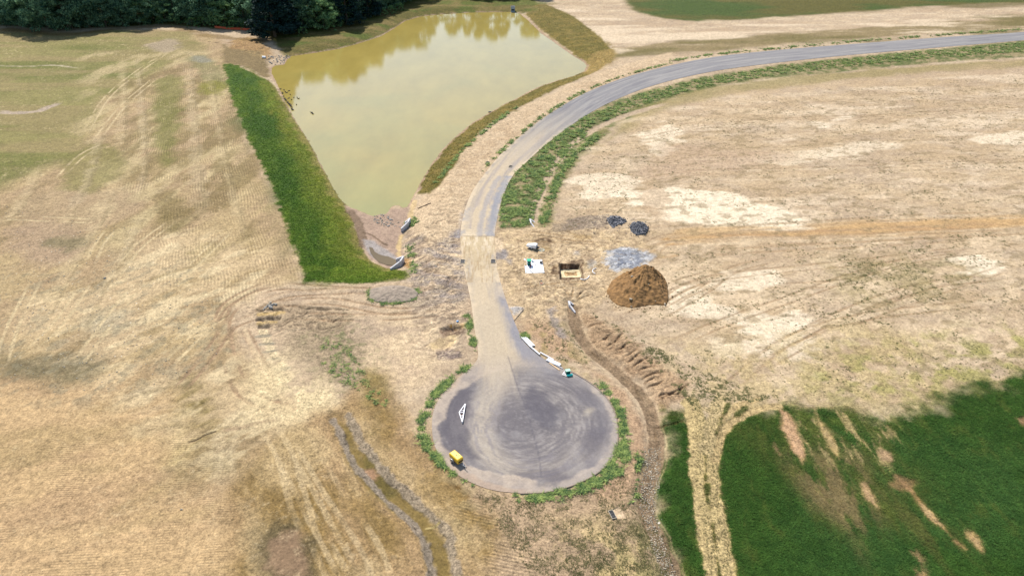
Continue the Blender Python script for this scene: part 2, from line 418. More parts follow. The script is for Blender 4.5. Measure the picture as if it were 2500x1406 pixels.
# whole site: dry tan soil with paler, straw-covered and greyer patches
allfield(TAN, 14, 0.0, 0.5, 0.75, 11, sx=2.5, ang=8)
allfield((226,206,174), 7, 0.25, 0.35, 0.5, 12, sx=2.8, ang=5, gain=0.7)
allfield(GREYTAN, 3, 0.1, 0.4, 0.4, 13, sx=1.5)
cv.par[:, 2] = 0.25

# ---- far right: beyond the upper road
cv.poly([(1530,-60),(1530,10),(1560,30),(1620,46),(1700,52),(1850,46),(2000,36),(2200,20),(2400,8),(2700,2),(2700,-80)], (72,92,40), f=2.5, n=2, ns=12, seed=21, smooth=False, grass=0.6, clod=0.1)
cv.field([(1540,-60),(1540,20),(1700,50),(2000,34),(2600,4),(2600,-80)], (104,96,50), 22, 0.1, 0.3, 0.75, seed=22, sx=3)
cv.poly([(1420,150),(1500,118),(1600,108),(1750,98),(1900,84),(2100,70),(2300,54),(2600,36),(2600,62),(2300,80),(2100,94),(1900,110),(1750,124),(1600,128),(1500,140)], (140,124,84), f=2.5, n=3, ns=14, seed=23, op=0.85, smooth=False)
cv.field([(1500,110),(2600,30),(2600,70),(1500,140)], (112,104,56), 12, 0.1, 0.3, 0.7, seed=24, sx=4, ang=4, f=2)
cv.field([(1350,10),(1700,60),(2600,10),(2600,60),(1700,110),(1450,120)], (228,208,178), 8, 0.15, 0.25, 0.8, seed=25, sx=5, ang=2, f=3)
# ---- verges of the upper road, damp green, olive foot of the verge
VERGE = [(1222,560),(1216,500),(1238,440),(1275,382),(1330,340),(1395,300),(1470,258),(1560,228),(1700,190),(1900,158),(2200,128),(2700,82),(2700,128),(2300,152),(2100,170),(1900,190),(1760,210),(1640,240),(1560,278),(1490,312),(1430,352),(1385,395),(1345,445),(1315,495),(1300,548),(1270,560)]
cv.poly(VERGE, (150,138,96), f=1.5, n=1.5, ns=4, seed=31, smooth=False, clod=0.6, op=0.8)
cv.field(VERGE, (84,104,48), 2.5, 0.0, 0.3, 0.8, seed=32, f=1.0, n=1, clod=0.6, smooth=False)
cv.poly([(1560,262),(1700,222),(1900,190),(2200,165),(2600,140),(2600,158),(2200,182),(1960,208),(1800,228),(1650,262),(1540,312),(1500,340),(1450,370)], (150,138,84), f=2, n=2, ns=8, op=0.7, seed=33, smooth=False)
cv.line([(1330,560),(1345,490),(1375,425),(1420,370),(1480,320)], 1.6, (116,116,62), f=1, n=1, ns=2, op=0.8, seed=34, clod=0.6)
cv.line([(1302,550),(1308,505),(1330,450),(1358,400),(1400,352),(1460,312),(1530,282),(1640,250)], 1.1, (196,174,146), f=0.4, n=0.3, seed=35, fade=0.05, clod=0.1)

# ---- big right-hand field
RF = [(1500,320),(1700,235),(2000,205),(2300,180),(2700,150),(2700,930),(2300,970),(2000,990),(1700,980),(1560,840),(1440,740),(1480,600),(1370,540),(1400,430)]
cv.field(RF, TAN, 16, 0.0, 0.5, 0.6, seed=41, sx=3.5, ang=3)
cv.field([(1380,560),(1460,330),(1700,250),(2000,220),(2600,180),(2600,500),(2000,540),(1700,560)], (232,212,182), 6, 0.15, 0.3, 0.65, seed=42, sx=4.5, ang=3, gain=0.72)
cv.field(RF, (197,172,134), 6, 0.0, 0.4, 0.5, seed=43, sx=2, ang=20)
cv.field([(1500,640),(1800,560),(2500,540),(2500,900),(1900,960),(1600,850)], (228,206,172), 7, 0.1, 0.35, 0.65, seed=44, sx=2.2, ang=28, gain=0.72)
for q, o in [([(1500,478),(1600,455),(1760,470),(1860,500),(1960,530),(1960,556),(1800,562),(1650,540),(1600,520)], 0.95), ([(1400,440),(1480,425),(1560,445),(1540,480),(1430,480)], 0.7),
             ([(1560,320),(1640,300),(1660,330),(1640,380),(1600,390)], 0.7), ([(1820,500),(1900,505),(1900,520),(1840,525)], 0.8), ([(2330,640),(2400,628),(2440,650),(2370,668)], 0.9),
             ([(1760,660),(1880,650),(1920,690),(1820,720),(1740,700)], 0.7), ([(1660,700),(1740,720),(1800,770),(1720,770),(1640,740)], 0.75), ([(1840,750),(1940,760),(1960,800),(1880,820),(1820,780)], 0.7),
             ([(1990,300),(2070,280),(2080,290),(2000,320)], 0.7), ([(1860,390),(2100,350),(2200,356),(1950,400)], 0.5), ([(1760,850),(1920,790),(1980,850),(1880,880),(1800,870)], 0.6), ([(2380,330),(2520,320),(2520,345),(2400,350)], 0.7)]:
    cv.poly(q, (247,231,202), f=1.1, n=3.0, ns=3, op=o * 0.95, seed=45, sx=2.5, ang=8)
cv.poly([(1555,430),(1640,350),(1800,370),(1940,380),(1850,410),(1700,430),(1640,440)], (190,164,136), f=3, n=3, ns=8, op=0.6, seed=46)
# the long damp haul track across the right
cv.poly([(1600,585),(1700,572),(1900,560),(2020,552),(2150,545),(2300,537),(2520,530),(2700,524),(2700,548),(2500,552),(2300,562),(2150,570),(2000,576),(1850,580),(1740,582)], (188,152,108), f=0.6, n=1.2, ns=6, sx=3, ang=2, op=0.9, seed=47, smooth=False)
cv.field([(1650,560),(2600,520),(2600,560),(1700,590)], (206,172,122), 3, 0.1, 0.3, 0.7, seed=48, sx=6, ang=2, f=1, n=1)
for k_, p_ in enumerate([[(1700,568),(1900,552),(2150,535),(2500,520)],[(1560,600),(1640,585),(1800,576),(2100,566),(2520,545)],[(1640,600),(1900,590),(2300,575),(2600,560)],[(1700,618),(2000,602),(2400,580)]]):
    cv.tracks(p_, 2.2, 0.5, (172,146,112), 0.6, seed=50 + k_)
for k_, p_ in enumerate([[(1630,745),(1680,715),(1740,690),(1800,655),(1900,630)],[(1610,770),(1700,720),(1760,680)],[(1480,770),(1580,735),(1660,690),(1730,670)],[(1730,990),(1870,870),(1950,820),(2130,770),(2500,730)],
   [(1850,900),(2000,820),(2200,740),(2500,640)],[(1620,850),(1760,790),(1900,740),(2200,640),(2500,600)],[(1560,760),(1700,690),(1850,665),(2100,640),(2500,590)],[(1900,700),(2050,690),(2200,665)],[(1880,860),(2050,770),(2250,700),(2500,670)],
   [(1560,620),(1580,600),(1620,580),(1680,575)],[(1590,635),(1612,602),(1660,590)],[(1500,455),(1700,420),(1900,415),(2300,400),(2600,385)],[(1500,350),(1800,300),(2200,280),(2600,260)]]):
    cv.tracks(p_, 2.1, 0.26, (162,136,104), 0.65, seed=70 + 3 * k_, brk=0.45, dz=-0.05)
    cv.line([(a_, b_ + 3) for a_, b_ in p_], 0.5, (238,216,182), f=0.4, n=0.4, ns=2, op=0.22, seed=170 + k_, brk=0.3, fade=0.2)
for k_, p_ in enumerate([[(1555,635),(1570,612),(1600,590),(1640,582)],[(1580,640),(1592,618),(1630,598),(1700,592)],[(1560,625),(1620,628),(1660,622)]]):
    cv.line(p_, 0.5, (186,148,98), op=0.8, seed=90 + k_, brk=0.2, fade=0.1)
# darker weathered bits and pale olive regrowth
cv.field([(2000,640),(2300,640),(2400,700),(2250,760),(2050,740)], (150,138,92), 3, 0.0, 0.4, 0.6, seed=94, clod=0.6)
cv.field([(2050,860),(2300,800),(2560,800),(2560,900),(2300,980),(2100,980),(1950,950)], (160,158,84), 3, 0.05, 0.35, 0.75, seed=95, clod=0.7)
cv.field([(1650,850),(2100,800),(2300,850),(2150,980),(1700,990)], (196,176,126), 2.5, -0.1, 0.4, 0.6, seed=96, clod=0.8)
cv.field([(1500,300),(2600,200),(2600,900),(1900,900),(1500,640)], (150,132,98), 1.6, 0.42, 0.18, 0.55, seed=97, sx=1.8, ang=12, octv=4)

# ---- left field
LF = [(-700,70),(0,70),(190,80),(330,72),(430,75),(520,90),(560,110),(640,150),(560,160),(570,250),(605,340),(648,430),(690,520),(715,600),(737,682),(690,694),(640,705),(615,730),(575,760),(560,800),(600,860),(680,960),(760,1020),(830,1030),(900,1130),(1060,1280),(1100,1520),(-700,1550)]
cv.poly(LF, (178,154,118), f=2.0, n=1.5, ns=6, seed=101, smooth=False, clod=0.45)
cv.field(LF, (190,168,124), 7, 0.1, 0.4, 0.7, seed=102, sx=1.6, ang=80, f=2)
cv.field(LF, (140,122,84), 7, 0.25, 0.3, 0.5, seed=103, sx=1.8, ang=70, f=2)
UL = [(-700,70),(0,75),(190,82),(330,75),(450,82),(500,130),(420,160),(330,200),(240,250),(210,330),(170,380),(-100,480),(-700,520)]
cv.poly(UL, (140,136,80), f=6, n=8, ns=20, op=0.85, seed=104, smooth=False)
cv.field(UL, (104,112,50), 16, 0.0, 0.4, 0.7, seed=105, sx=3, ang=0, f=5)
cv.field(UL, (160,142,100), 9, 0.1, 0.3, 0.6, seed=106, sx=5, ang=0, f=5)
cv.field([(200,130),(560,130),(600,300),(560,600),(400,700),(250,600),(200,400)], (198,180,136), 6, 0.15, 0.3, 0.7, seed=107, sx=2.5, ang=85)
cv.field([(230,200),(560,160),(640,420),(700,600),(600,680),(420,640),(330,480),(300,300)], (124,108,66), 5, 0.1, 0.3, 0.6, seed=108, sx=2.5, ang=88)
for q, c_, o in [([(380,190),(440,190),(440,300),(420,400),(385,380),(375,280)], (118,120,58), 0.7), ([(450,140),(500,135),(560,190),(530,215),(480,170)], (122,122,78), 0.6), ([(480,205),(540,195),(545,228),(490,232)], (130,128,50), 0.8),
   ([(20,560),(140,540),(210,600),(200,640),(80,650)], (176,152,124), 0.8), ([(120,585),(200,580),(200,600),(130,605)], (122,116,82), 0.7), ([(0,860),(90,880),(190,870),(230,900),(120,950),(0,960)], (112,106,80), 0.75),
   ([(60,470),(200,460),(330,470),(330,520),(180,560),(40,540)], (176,154,122), 0.6), ([(380,480),(440,470),(450,560),(400,560)], (122,108,66), 0.6), ([(150,380),(240,350),(300,400),(240,470),(150,450)], (126,124,66), 0.6),
   ([(200,780),(300,760),(300,800),(220,810)], (196,186,156), 0.6), ([(380,930),(470,930),(540,1000),(520,1050),(430,1030)], (130,116,66), 0.7), ([(400,1060),(440,1060),(450,1120),(410,1130)], (208,190,134), 0.7),
   ([(480,1100),(560,1090),(560,1160),(480,1230),(450,1200)], (134,120,80), 0.6), ([(0,1170),(100,1160),(110,1220),(20,1230)], (150,134,78), 0.6), ([(150,1060),(330,1050),(330,1100),(180,1110)], (160,146,92), 0.5),
   ([(350,110),(420,95),(440,110),(400,130)], (172,156,132), 0.8), ([(460,130),(500,140),(520,150),(480,150)], (150,150,138), 0.6)]:
    cv.poly(q, c_, f=2.2, n=2.2, ns=4, op=o, seed=109, sx=1.5, ang=60)
LL = [(-700,930),(0,950),(250,930),(380,950),(400,1040),(440,1150),(560,1200),(640,1300),(640,1550),(-700,1550)]
cv.poly(LL, (195,164,124), f=4, n=5, ns=12, op=0.85, seed=110, smooth=False)
cv.field(LL, (210,180,134), 7, 0.05, 0.4, 0.7, seed=111, sx=2.5, ang=15, f=4)
cv.field(LL, (172,150,106), 7, 0.25, 0.35, 0.6, seed=112, sx=2.5, ang=20, f=4)
MC = [(250,700),(420,560),(700,640),(600,760),(580,830),(640,920),(780,1010),(830,1060),(780,1200),(600,1250),(470,1100),(250,930),(60,850),(60,740)]
cv.field(MC, (212,188,148), 6, 0.0, 0.35, 0.8, seed=113, sx=2, ang=40)
cv.field(MC, (226,206,164), 3, 0.25, 0.25, 0.7, seed=114, sx=2, ang=40)
cv.field([(0,640),(500,640),(560,900),(0,960)], (150,142,116), 1.4, 0.3, 0.25, 0.5, seed=115, sx=1.4, ang=60)
cv.field([(0,500),(300,640),(520,640),(520,900),(0,950)], (0,0,0), 30, -0.8, 0.3, 0.0, seed=116)
m_ = W([(0,560),(330,560),(480,700),(420,860),(200,930),(0,930)]); a_ = 1 - sst(-6, 6, sd_poly(x, y, m_, 20)); cv.mix(a_ * 0.9, None, spk=0.9)
m_ = W([(0,930),(600,930),(640,1406),(0,1406)]); a_ = 1 - sst(-6, 6, sd_poly(x, y, m_, 20)); cv.mix(a_ * 0.5, None, spk=0.45)
cv.line([(-20,272),(40,276),(90,272),(120,262),(150,250)], 1.4, (182,166,146), f=0.6, n=0.6, seed=117, fade=0.15)
cv.line([(-20,160),(60,163),(130,160),(200,168)], 0.5, (190,178,150), f=0.4, n=0.3, seed=118, fade=0.15)
for k_, p_ in enumerate([[(205,330),(260,240),(330,180),(420,120)],[(230,350),(300,260),(380,190)],[(250,720),(330,610),(420,540)],[(180,900),(260,790),(330,700)],[(140,440),(200,380),(260,350)],[(0,900),(30,800),(90,680)],[(420,700),(500,620),(560,560)],
   [(0,530),(120,535),(240,540)],[(215,660),(240,600),(270,560)],[(400,900),(500,800),(560,760)],[(60,870),(150,780),(210,690)]]):
    cv.tracks(p_, 2.0, 0.3, (214,194,152), 0.75, seed=120 + 3 * k_, brk=0.25, dz=-0.08)
for k_, p_ in enumerate([[(330,130),(345,250),(350,400),(330,500)],[(300,140),(300,260),(290,380)],[(455,130),(470,260),(480,400),(500,560)],[(505,150),(530,300),(560,450),(600,600)],[(250,300),(220,420),(150,560)],[(290,420),(240,540),(160,680),(100,800)],
   [(360,500),(300,620),(240,720),(190,830)],[(100,400),(60,480),(0,560)],[(620,960),(560,1040),(540,1120),(560,1250)],[(700,1040),(680,1120),(690,1200)],[(250,1000),(330,960),(420,940),(480,930)],[(300,1060),(400,1040),(460,1030)]]):
    cv.line(p_, 0.7 + 0.5 * (k_ % 3), (216,196,154) if k_ % 2 else (206,188,152), f=0.9, n=1.2, ns=2.5, op=0.34, seed=501 + k_, brk=0.5, bs=4, fade=0.2)
    cv.line([(a_ + 9, b_ + 3) for a_, b_ in p_], 0.4, (132,118,84), f=0.4, n=0.5, ns=1.5, op=0.4, seed=541 + k_, brk=0.4, bs=3, fade=0.2)
cv.line([(456,1080),(478,1074),(500,1062),(522,1054),(530,1052)], 0.13, (84,70,52), f=0.08, n=0.05, op=0.9, dz=-0.12, fade=0.1)
cv.line([(530,1052),(580,1045),(640,1030),(700,1022)], 0.35, (178,154,122), f=0.3, n=0.1, op=0.8, fade=0.2)
cv.line([(500,102),(520,104),(545,106),(570,104)], 0.3, (84,70,50), f=0.15, n=0.15, op=0.8)

# right flank of the left field above the swale; rutted construction access
cv.poly([(555,790),(600,740),(640,705),(700,695),(760,696),(900,692),(1000,690),(1130,690),(1150,780),(1120,860),(1050,920),(1000,960),(960,960),(900,900),(830,860),(740,850),(640,850)], (204,181,150), f=2, n=2, ns=5, seed=131, smooth=False, clod=0.5)
cv.field([(640,700),(1130,690),(1150,900),(900,930),(700,850)], (182,162,138), 4, 0.1, 0.35, 0.7, seed=132, sx=2, ang=0)
cv.field([(1000,760),(1130,760),(1100,900),(960,960),(840,930)], (228,204,166), 5, 0.0, 0.3, 0.7, seed=133)
cv.poly([(700,820),(790,790),(860,810),(900,860),(900,930),(960,990),(900,1010),(840,980),(780,930),(720,880)], (164,146,118), f=3, n=2.5, ns=4, op=0.85, seed=134, clod=0.8)
cv.field([(740,800),(860,790),(920,900),(960,1000),(880,990),(780,900)], (122,128,84), 0.9, 0.25, 0.2, 0.7, seed=135, clod=0.8)
cv.poly([(620,752),(700,745),(830,755),(830,800),(740,800),(650,800)], (168,148,120), f=1, n=1.5, ns=2.5, op=0.8, seed=136, sx=3, clod=0.9)
for (a, b_, wv, cc, dzv) in [((622,758),(695,754),0.45,(110,96,76),-0.35),((624,768),(700,764),0.55,(206,176,116),0.0),((622,780),(688,778),0.5,(84,74,62),-0.4),((624,789),(680,786),0.5,(200,172,118),0),((628,798),(660,796),0.5,(92,82,70),-0.35),
                             ((730,752),(820,757),0.22,(112,98,80),-0.15),((750,772),(815,768),0.2,(100,90,76),-0.15),((690,745),(860,757),0.3,(126,110,88),-0.15),((740,788),(870,780),0.25,(120,104,84),-0.1)]:
    cv.line([a, b_], wv, cc, f=0.2, n=0.25, ns=1.2, op=0.9, dz=dzv, fade=0.08, seed=137)
for k_, p_ in enumerate([[(588,800),(610,840),(635,890),(652,930),(660,960)],[(600,795),(640,870),(675,940)],[(570,790),(565,830),(575,870)]]):
    cv.line(p_, 0.32, (172,146,116), op=0.8, seed=141 + k_, dz=-0.12, fade=0.1)
cv.line([(592,795),(615,845),(640,895),(652,925)], 0.35, (222,198,160), op=0.8, seed=145, fade=0.1)
for k_, (cx, cy) in enumerate([(642,812),(650,832),(658,850),(668,868),(688,892)]):
    cv.poly([(cx-12,cy-6),(cx+8,cy-8),(cx+14,cy+4),(cx-4,cy+8)], (226,206,166), f=0.2, n=0.25, ns=0.7, op=0.9, seed=146, clod=1)
    cv.line([(cx-14,cy+9),(cx+16,cy+7)], 0.35, (150,146,126), f=0.2, n=0.2, op=0.7, seed=147)
for k_, p_ in enumerate([[(560,860),(545,800),(560,760),(610,725),(680,700),(800,705),(1000,715),(1130,720)],[(530,800),(560,740),(640,700),(700,690)],[(640,745),(800,735),(960,760),(1120,745)],[(600,760),(700,720),(880,708)],[(700,770),(900,775),(1050,765),(1140,760)],[(560,880),(600,960),(700,1000)],[(630,770),(560,800),(500,880),(430,960)]]):
    cv.tracks(p_, 2.1, 0.34, (164,138,108), 0.85, seed=150 + 3 * k_, brk=0.25, dz=-0.1)
cv.field([(680,880),(780,930),(830,1000),(820,1040),(740,1030),(640,960),(640,900)], (234,214,168), 3.5, -0.15, 0.3, 0.85, seed=160, clod=0.8)

# ---- bottom middle: swale with gravel side strips, track-walked olive slopes
BM = [(760,1010),(840,985),(900,910),(940,940),(985,1040),(1040,1110),(1120,1180),(1240,1240),(1330,1290),(1350,1550),(600,1550),(560,1250),(640,1120)]
cv.poly(BM, (178,150,110), f=2.5, n=2.5, ns=6, seed=171, smooth=False, clod=0.7)
cv.field(BM, (140,116,66), 7, 0.0, 0.4, 0.8, seed=172, sx=3, ang=-55, f=2, clod=0.7)
cv.field(BM, (198,174,130), 5, 0.15, 0.35, 0.7, seed=173, sx=2.5, ang=-55, f=2)
cv.poly([(890,900),(930,930),(950,990),(960,1060),(930,1060),(900,1000),(880,940)], (122,110,54), f=1.8, n=1.8, ns=3, op=0.65, seed=174, clod=0.7)
cv.poly([(905,950),(955,975),(985,1040),(1010,1110),(960,1110),(920,1040)], (160,132,92), f=2, n=1.5, ns=3, op=0.6, seed=175)
cv.field([(880,1000),(1000,1050),(1150,1180),(1300,1300),(1320,1420),(1150,1420),(1080,1300),(960,1150)], (148,122,72), 3, -0.05, 0.35, 0.7, seed=176, sx=2.5, ang=-60)
cv.poly([(600,1290),(650,1270),(700,1290),(770,1420),(760,1500),(640,1500),(640,1400)], (150,134,100), f=2, n=1.5, ns=3, op=0.6, seed=177)
cv.poly([(650,1300),(700,1278),(745,1290),(765,1350),(755,1440),(700,1470),(650,1420),(635,1350)], (104,92,64), f=1.2, n=1.6, ns=2, op=0.85, seed=178, clod=0.7)
cv.poly([(665,1318),(700,1292),(735,1305),(748,1350),(738,1410),(700,1470),(668,1400),(655,1350)], (152,126,100), f=1.0, n=1.3, ns=2, op=0.85, seed=179, clod=0.2)
for k_, p_ in enumerate([[(780,1320),(800,1360),(830,1420)],[(730,1060),(800,1180),(900,1330),(940,1430)],[(700,1120),(770,1250),(850,1400)],[(620,1000),(690,1100),(730,1230),(760,1290)]]):
    cv.tracks(p_, 2.2, 0.4, (214,192,150), 0.5, seed=181 + 3 * k_, brk=0.3)
cv.poly([(826,1030),(858,1040),(870,1080),(910,1130),(960,1180),(1020,1235),(1075,1290),(1100,1340),(1110,1500),(1060,1500),(1050,1400),(1035,1330),(1010,1290),(950,1250),(890,1190),(850,1130)], (138,118,70), f=0.6, n=0.6, seed=185, smooth=False, clod=0.3)
cv.poly([(885,1115),(905,1108),(925,1140),(965,1180),(970,1210),(940,1215),(905,1180)], (104,94,50), f=0.8, n=0.8, ns=2, op=0.8, seed=186)
cv.poly([(890,1150),(915,1148),(922,1170),(900,1175)], (176,140,110), f=0.5, n=0.5, ns=1.5, op=0.9, seed=187)
cv.line([(815,1025),(835,1070),(862,1130),(905,1180),(950,1230),(1000,1272),(1030,1312),(1045,1360),(1055,1420),(1060,1500)], 0.5, (152,140,124), f=0.2, n=0.3, ns=1.2, seed=188, clod=1.0, dz=0.08, op=0.9)
cv.line([(850,1012),(868,1050),(885,1085),(930,1140),(985,1200),(1040,1250),(1085,1290),(1100,1330),(1110,1380),(1125,1500)], 0.66, (164,150,130), f=0.25, n=0.4, ns=1.4, seed=189, clod=1.0, dz=0.08, op=0.8)
cv.line([(1040,1290),(1060,1286),(1072,1276)], 0.15, (196,176,120), f=0.1, n=0.05)
cv.line([(1095,1175),(1120,1192),(1145,1210),(1185,1220),(1210,1222)], 0.25, (108,82,40), f=0.2, n=0.2, op=0.8, dz=-0.1, fade=0.1)
cv.field([(1080,1160),(1240,1210),(1240,1240),(1130,1240)], (180,162,120), 1.5, 0, 0.3, 0.7, seed=190)

# bottom, between swale slope and channel
BB = [(1150,1180),(1270,1222),(1400,1200),(1480,1170),(1560,1130),(1590,1240),(1600,1320),(1640,1420),(1660,1550),(1200,1550),(1240,1330)]
cv.poly(BB, (192,166,134), f=2, n=2, ns=5, seed=191, smooth=False, clod=0.7)
cv.field(BB, (172,150,120), 2.0, 0.0, 0.35, 0.7, seed=192, clod=0.9)
cv.field([(1380,1290),(1560,1270),(1640,1420),(1640,1550),(1350,1550)], (206,184,132), 3, -0.1, 0.35, 0.8, seed=193, clod=0.9)
cv.field([(1560,1300),(1600,1320),(1650,1420),(1640,1500),(1580,1500)], (128,132,70), 1.3, -0.1, 0.3, 0.7, seed=194, clod=0.9)
cv.poly([(1496,1243),(1512,1237),(1528,1264),(1503,1266)], (226,200,166), f=0.12, n=0.1, ns=0.8, op=0.95, seed=195, smooth=False, clod=0)

# ring of soil round the turning circle, right-hand bank of the channel
RB = [(1400,740),(1440,850),(1500,930),(1530,1000),(1545,1080),(1520,1160),(1440,1210),(1560,1210),(1590,1120),(1590,1040),(1560,980),(1500,920),(1440,870),(1400,820),(1380,760),(1350,740),(1260,780),(1300,850),(1400,900)]
cv.poly([(1250,780),(1300,770),(1370,780),(1400,850),(1450,900),(1520,960),(1570,1040),(1580,1130),(1550,1210),(1440,1220),(1480,1170),(1530,1100),(1530,1000),(1480,930),(1400,890),(1320,860)], (190,160,128), f=1.5, n=1.5, ns=4, seed=201, smooth=False, clod=0.6)
cv.field([(1260,800),(1380,790),(1440,880),(1400,900),(1300,860)], (164,148,96), 1.6, 0.1, 0.25, 0.6, seed=202, clod=0.8)
cv.poly([(1420,770),(1480,790),(1560,850),(1620,900),(1690,930),(1670,980),(1620,1000),(1580,950),(1520,890),(1450,850)], (182,152,118), f=1.2, n=1.2, ns=3, op=0.85, seed=203, smooth=False, clod=1.0)
cv.field([(1430,780),(1520,810),(1640,920),(1600,980),(1470,850)], (160,134,104), 1.4, 0.1, 0.3, 0.7, seed=204, sx=2.5, ang=30, clod=1)
cv.line([(1362,750),(1352,775),(1360,800),(1372,820)], 0.7, (150,142,136), f=0.5, n=0.5, op=0.8, seed=205)
cv.poly([(1370,708),(1400,700),(1440,712),(1430,735),(1405,755),(1380,748),(1368,730)], (128,102,80), f=0.6, n=0.8, ns=1.5, op=0.95, seed=206, clod=1)
cv.line([(1390,706),(1398,718),(1402,735)], 0.1, (216,190,150), f=0.08, n=0.03)

# central work area: trampled, blue-grey stone dust here and there
CW = [(1000,690),(985,600),(1030,540),(1100,480),(1140,440),(1130,560),(1140,690),(1150,780),(1060,760)]
cv.poly(CW, (200,176,146), f=1.5, n=2, ns=4, seed=211, clod=1.0)
cv.field(CW, (158,146,134), 2.0, 0.05, 0.25, 0.85, seed=212, clod=1.0, sx=2, ang=30)
cv.field([(1010,480),(1120,420),(1140,560),(1140,700),(1010,690)], (232,206,168), 1.6, 0.25, 0.2, 0.8, seed=213, sx=2, ang=40, clod=1)
CE = [(1215,560),(1300,560),(1420,540),(1560,580),(1500,700),(1440,740),(1330,780),(1260,780),(1230,680)]
cv.poly(CE, (208,183,146), f=1.5, n=2, ns=4, seed=215, smooth=False, clod=0.9)
cv.field(CE, (176,154,122), 1.8, 0.1, 0.3, 0.6, seed=216, clod=0.9, sx=1.6, ang=10)
cv.field(CE, (232,206,160), 1.6, 0.3, 0.2, 0.6, seed=217, clod=0.9)
for q, c_, o in [([(1205,610),(1235,612),(1238,630),(1210,632)], (146,144,148), 0.8), ([(1232,632),(1250,634),(1246,646)], (140,138,142), 0.6), ([(1480,612),(1550,606),(1580,625),(1560,650),(1500,660),(1478,640)], (172,174,176), 0.95),
   ([(1500,618),(1548,612),(1570,640),(1530,652),(1500,650)], (160,166,176), 0.85), ([(1546,615),(1600,620),(1590,640),(1565,638)], (168,166,162), 0.8), ([(1500,643),(1524,640),(1520,654),(1502,654)], (112,120,136), 0.9),
   ([(1400,610),(1416,612),(1416,622),(1402,622)], (168,168,170), 0.8), ([(1430,636),(1455,638),(1450,652),(1434,652)], (176,174,168), 0.8), ([(1245,750),(1270,752),(1262,768),(1248,766)], (188,186,184), 0.9),
   ([(1335,752),(1356,748),(1352,780),(1338,774)], (150,144,144), 0.7), ([(1390,533),(1480,525),(1482,552),(1430,560),(1370,562)], (140,126,112), 0.85), ([(1350,545),(1390,545),(1385,565),(1345,562)], (150,134,114), 0.7),
   ([(1390,568),(1440,575),(1436,584),(1405,580)], (190,162,118), 0.9), ([(1310,590),(1345,583),(1348,600),(1332,612)], (140,118,88), 0.8), ([(1328,600),(1338,600),(1336,614),(1326,612)], (226,196,140), 0.8),
   ([(1160,588),(1210,580),(1225,600),(1200,625),(1165,600)], (238,214,178), 0.8), ([(1110,612),(1140,600),(1140,640),(1112,640)], (240,216,178), 0.7), ([(1112,520),(1128,515),(1124,575),(1110,570)], (150,154,164), 0.8),
   ([(1372,652),(1352,650),(1352,672),(1366,676)], (150,124,92), 0.7), ([(1365,644),(1412,640),(1418,656),(1365,656)], (170,142,108), 0.8)]:
    cv.poly(q, c_, f=0.5, n=0.6, ns=1.4, op=o, seed=218, clod=0.8)
for k_, p_ in enumerate([[(1254,608),(1290,618),(1330,630)],[(1250,620),(1300,632),(1340,632)],[(1240,570),(1320,572),(1420,585),(1560,585)],[(1240,582),(1400,590),(1500,600)],[(1250,720),(1330,700),(1460,690)]]):
    cv.tracks(p_, 1.6, 0.2, (164,134,94), 0.7, seed=221 + 3 * k_, brk=0.2, dz=-0.08)
cv.poly([(1074,806),(1090,796),(1120,794),(1134,802),(1126,814),(1100,822),(1080,818)], (136,112,92), f=0.4, n=0.5, ns=1, op=0.9, seed=226, clod=1)
cv.poly([(1096,794),(1128,790),(1134,800),(1110,806)], (206,166,98), f=0.4, n=0.5, ns=1, op=0.6, seed=227)
cv.poly([(1108,797),(1128,795),(1122,806),(1112,804)], (70,54,44), f=0.25, n=0.3, ns=0.8, op=0.85, seed=228)
cv.poly([(1058,830),(1076,822),(1112,822),(1104,842),(1076,850),(1050,844)], (232,206,156), f=0.6, n=0.8, ns=1.5, op=0.85, seed=229)
cv.poly([(1070,858),(1096,852),(1124,858),(1122,872),(1098,880),(1072,872)], (142,126,118), f=0.5, n=0.8, ns=1.2, op=0.9, seed=230, clod=1.2)
cv.field([(1010,590),(1130,560),(1140,700),(1040,700)], (150,142,140), 1.5, 0.0, 0.2, 0.8, seed=301, clod=1.2, sx=2.5, ang=-20)
cv.field([(1010,480),(1130,440),(1150,780),(1010,760)], (126,110,94), 0.9, 0.35, 0.2, 0.6, seed=302, clod=1.2, sx=2.5, ang=30)
cv.field([(1215,560),(1420,540),(1560,600),(1480,720),(1330,780),(1230,690)], (134,112,84), 0.8, 0.4, 0.2, 0.6, seed=303, clod=1.1)
cv.field([(1474,608),(1550,602),(1600,625),(1560,655),(1500,664),(1470,640)], (206,208,210), 0.9, 0.15, 0.15, 0.8, seed=304, f=0.5, n=0.8, ns=2, sx=2.5, ang=35)
cv.field([(1490,612),(1550,606),(1580,630),(1560,652),(1500,658)], (124,132,148), 0.8, 0.25, 0.15, 0.7, seed=305, f=0.5, n=0.8, ns=2, sx=2, ang=-40)
# left service strip beside the pond (pale) and its olive bank
cv.poly([(1000,540),(1040,480),(1080,420),(1120,370),(1200,310),(1290,255),(1400,205),(1500,165),(1640,128),(1640,158),(1530,188),(1440,222),(1370,260),(1310,300),(1260,342),(1215,384),(1180,428),(1150,470),(1130,520),(1120,560),(1040,600)], (212,188,154), f=1.2, n=1.2, ns=4, seed=231, smooth=False, clod=0.7)
cv.field([(1060,470),(1180,340),(1400,215),(1640,130),(1640,155),(1400,240),(1200,390),(1110,500)], (186,160,126), 2.5, 0.1, 0.3, 0.6, seed=232, clod=0.8)
BANK_R = [(1030,432),(1055,398),(1080,365),(1110,335),(1150,302),(1190,278),(1262,240),(1318,212),(1432,172),(1436,158),(1400,132),(1330,80),(1285,38),(1290,10),(1330,10),(1400,40),(1470,95),(1500,128),(1495,150),(1440,182),(1360,216),(1290,250),(1200,300),(1160,335),(1130,370),(1105,410),(1075,450),(1050,475),(1020,470)]
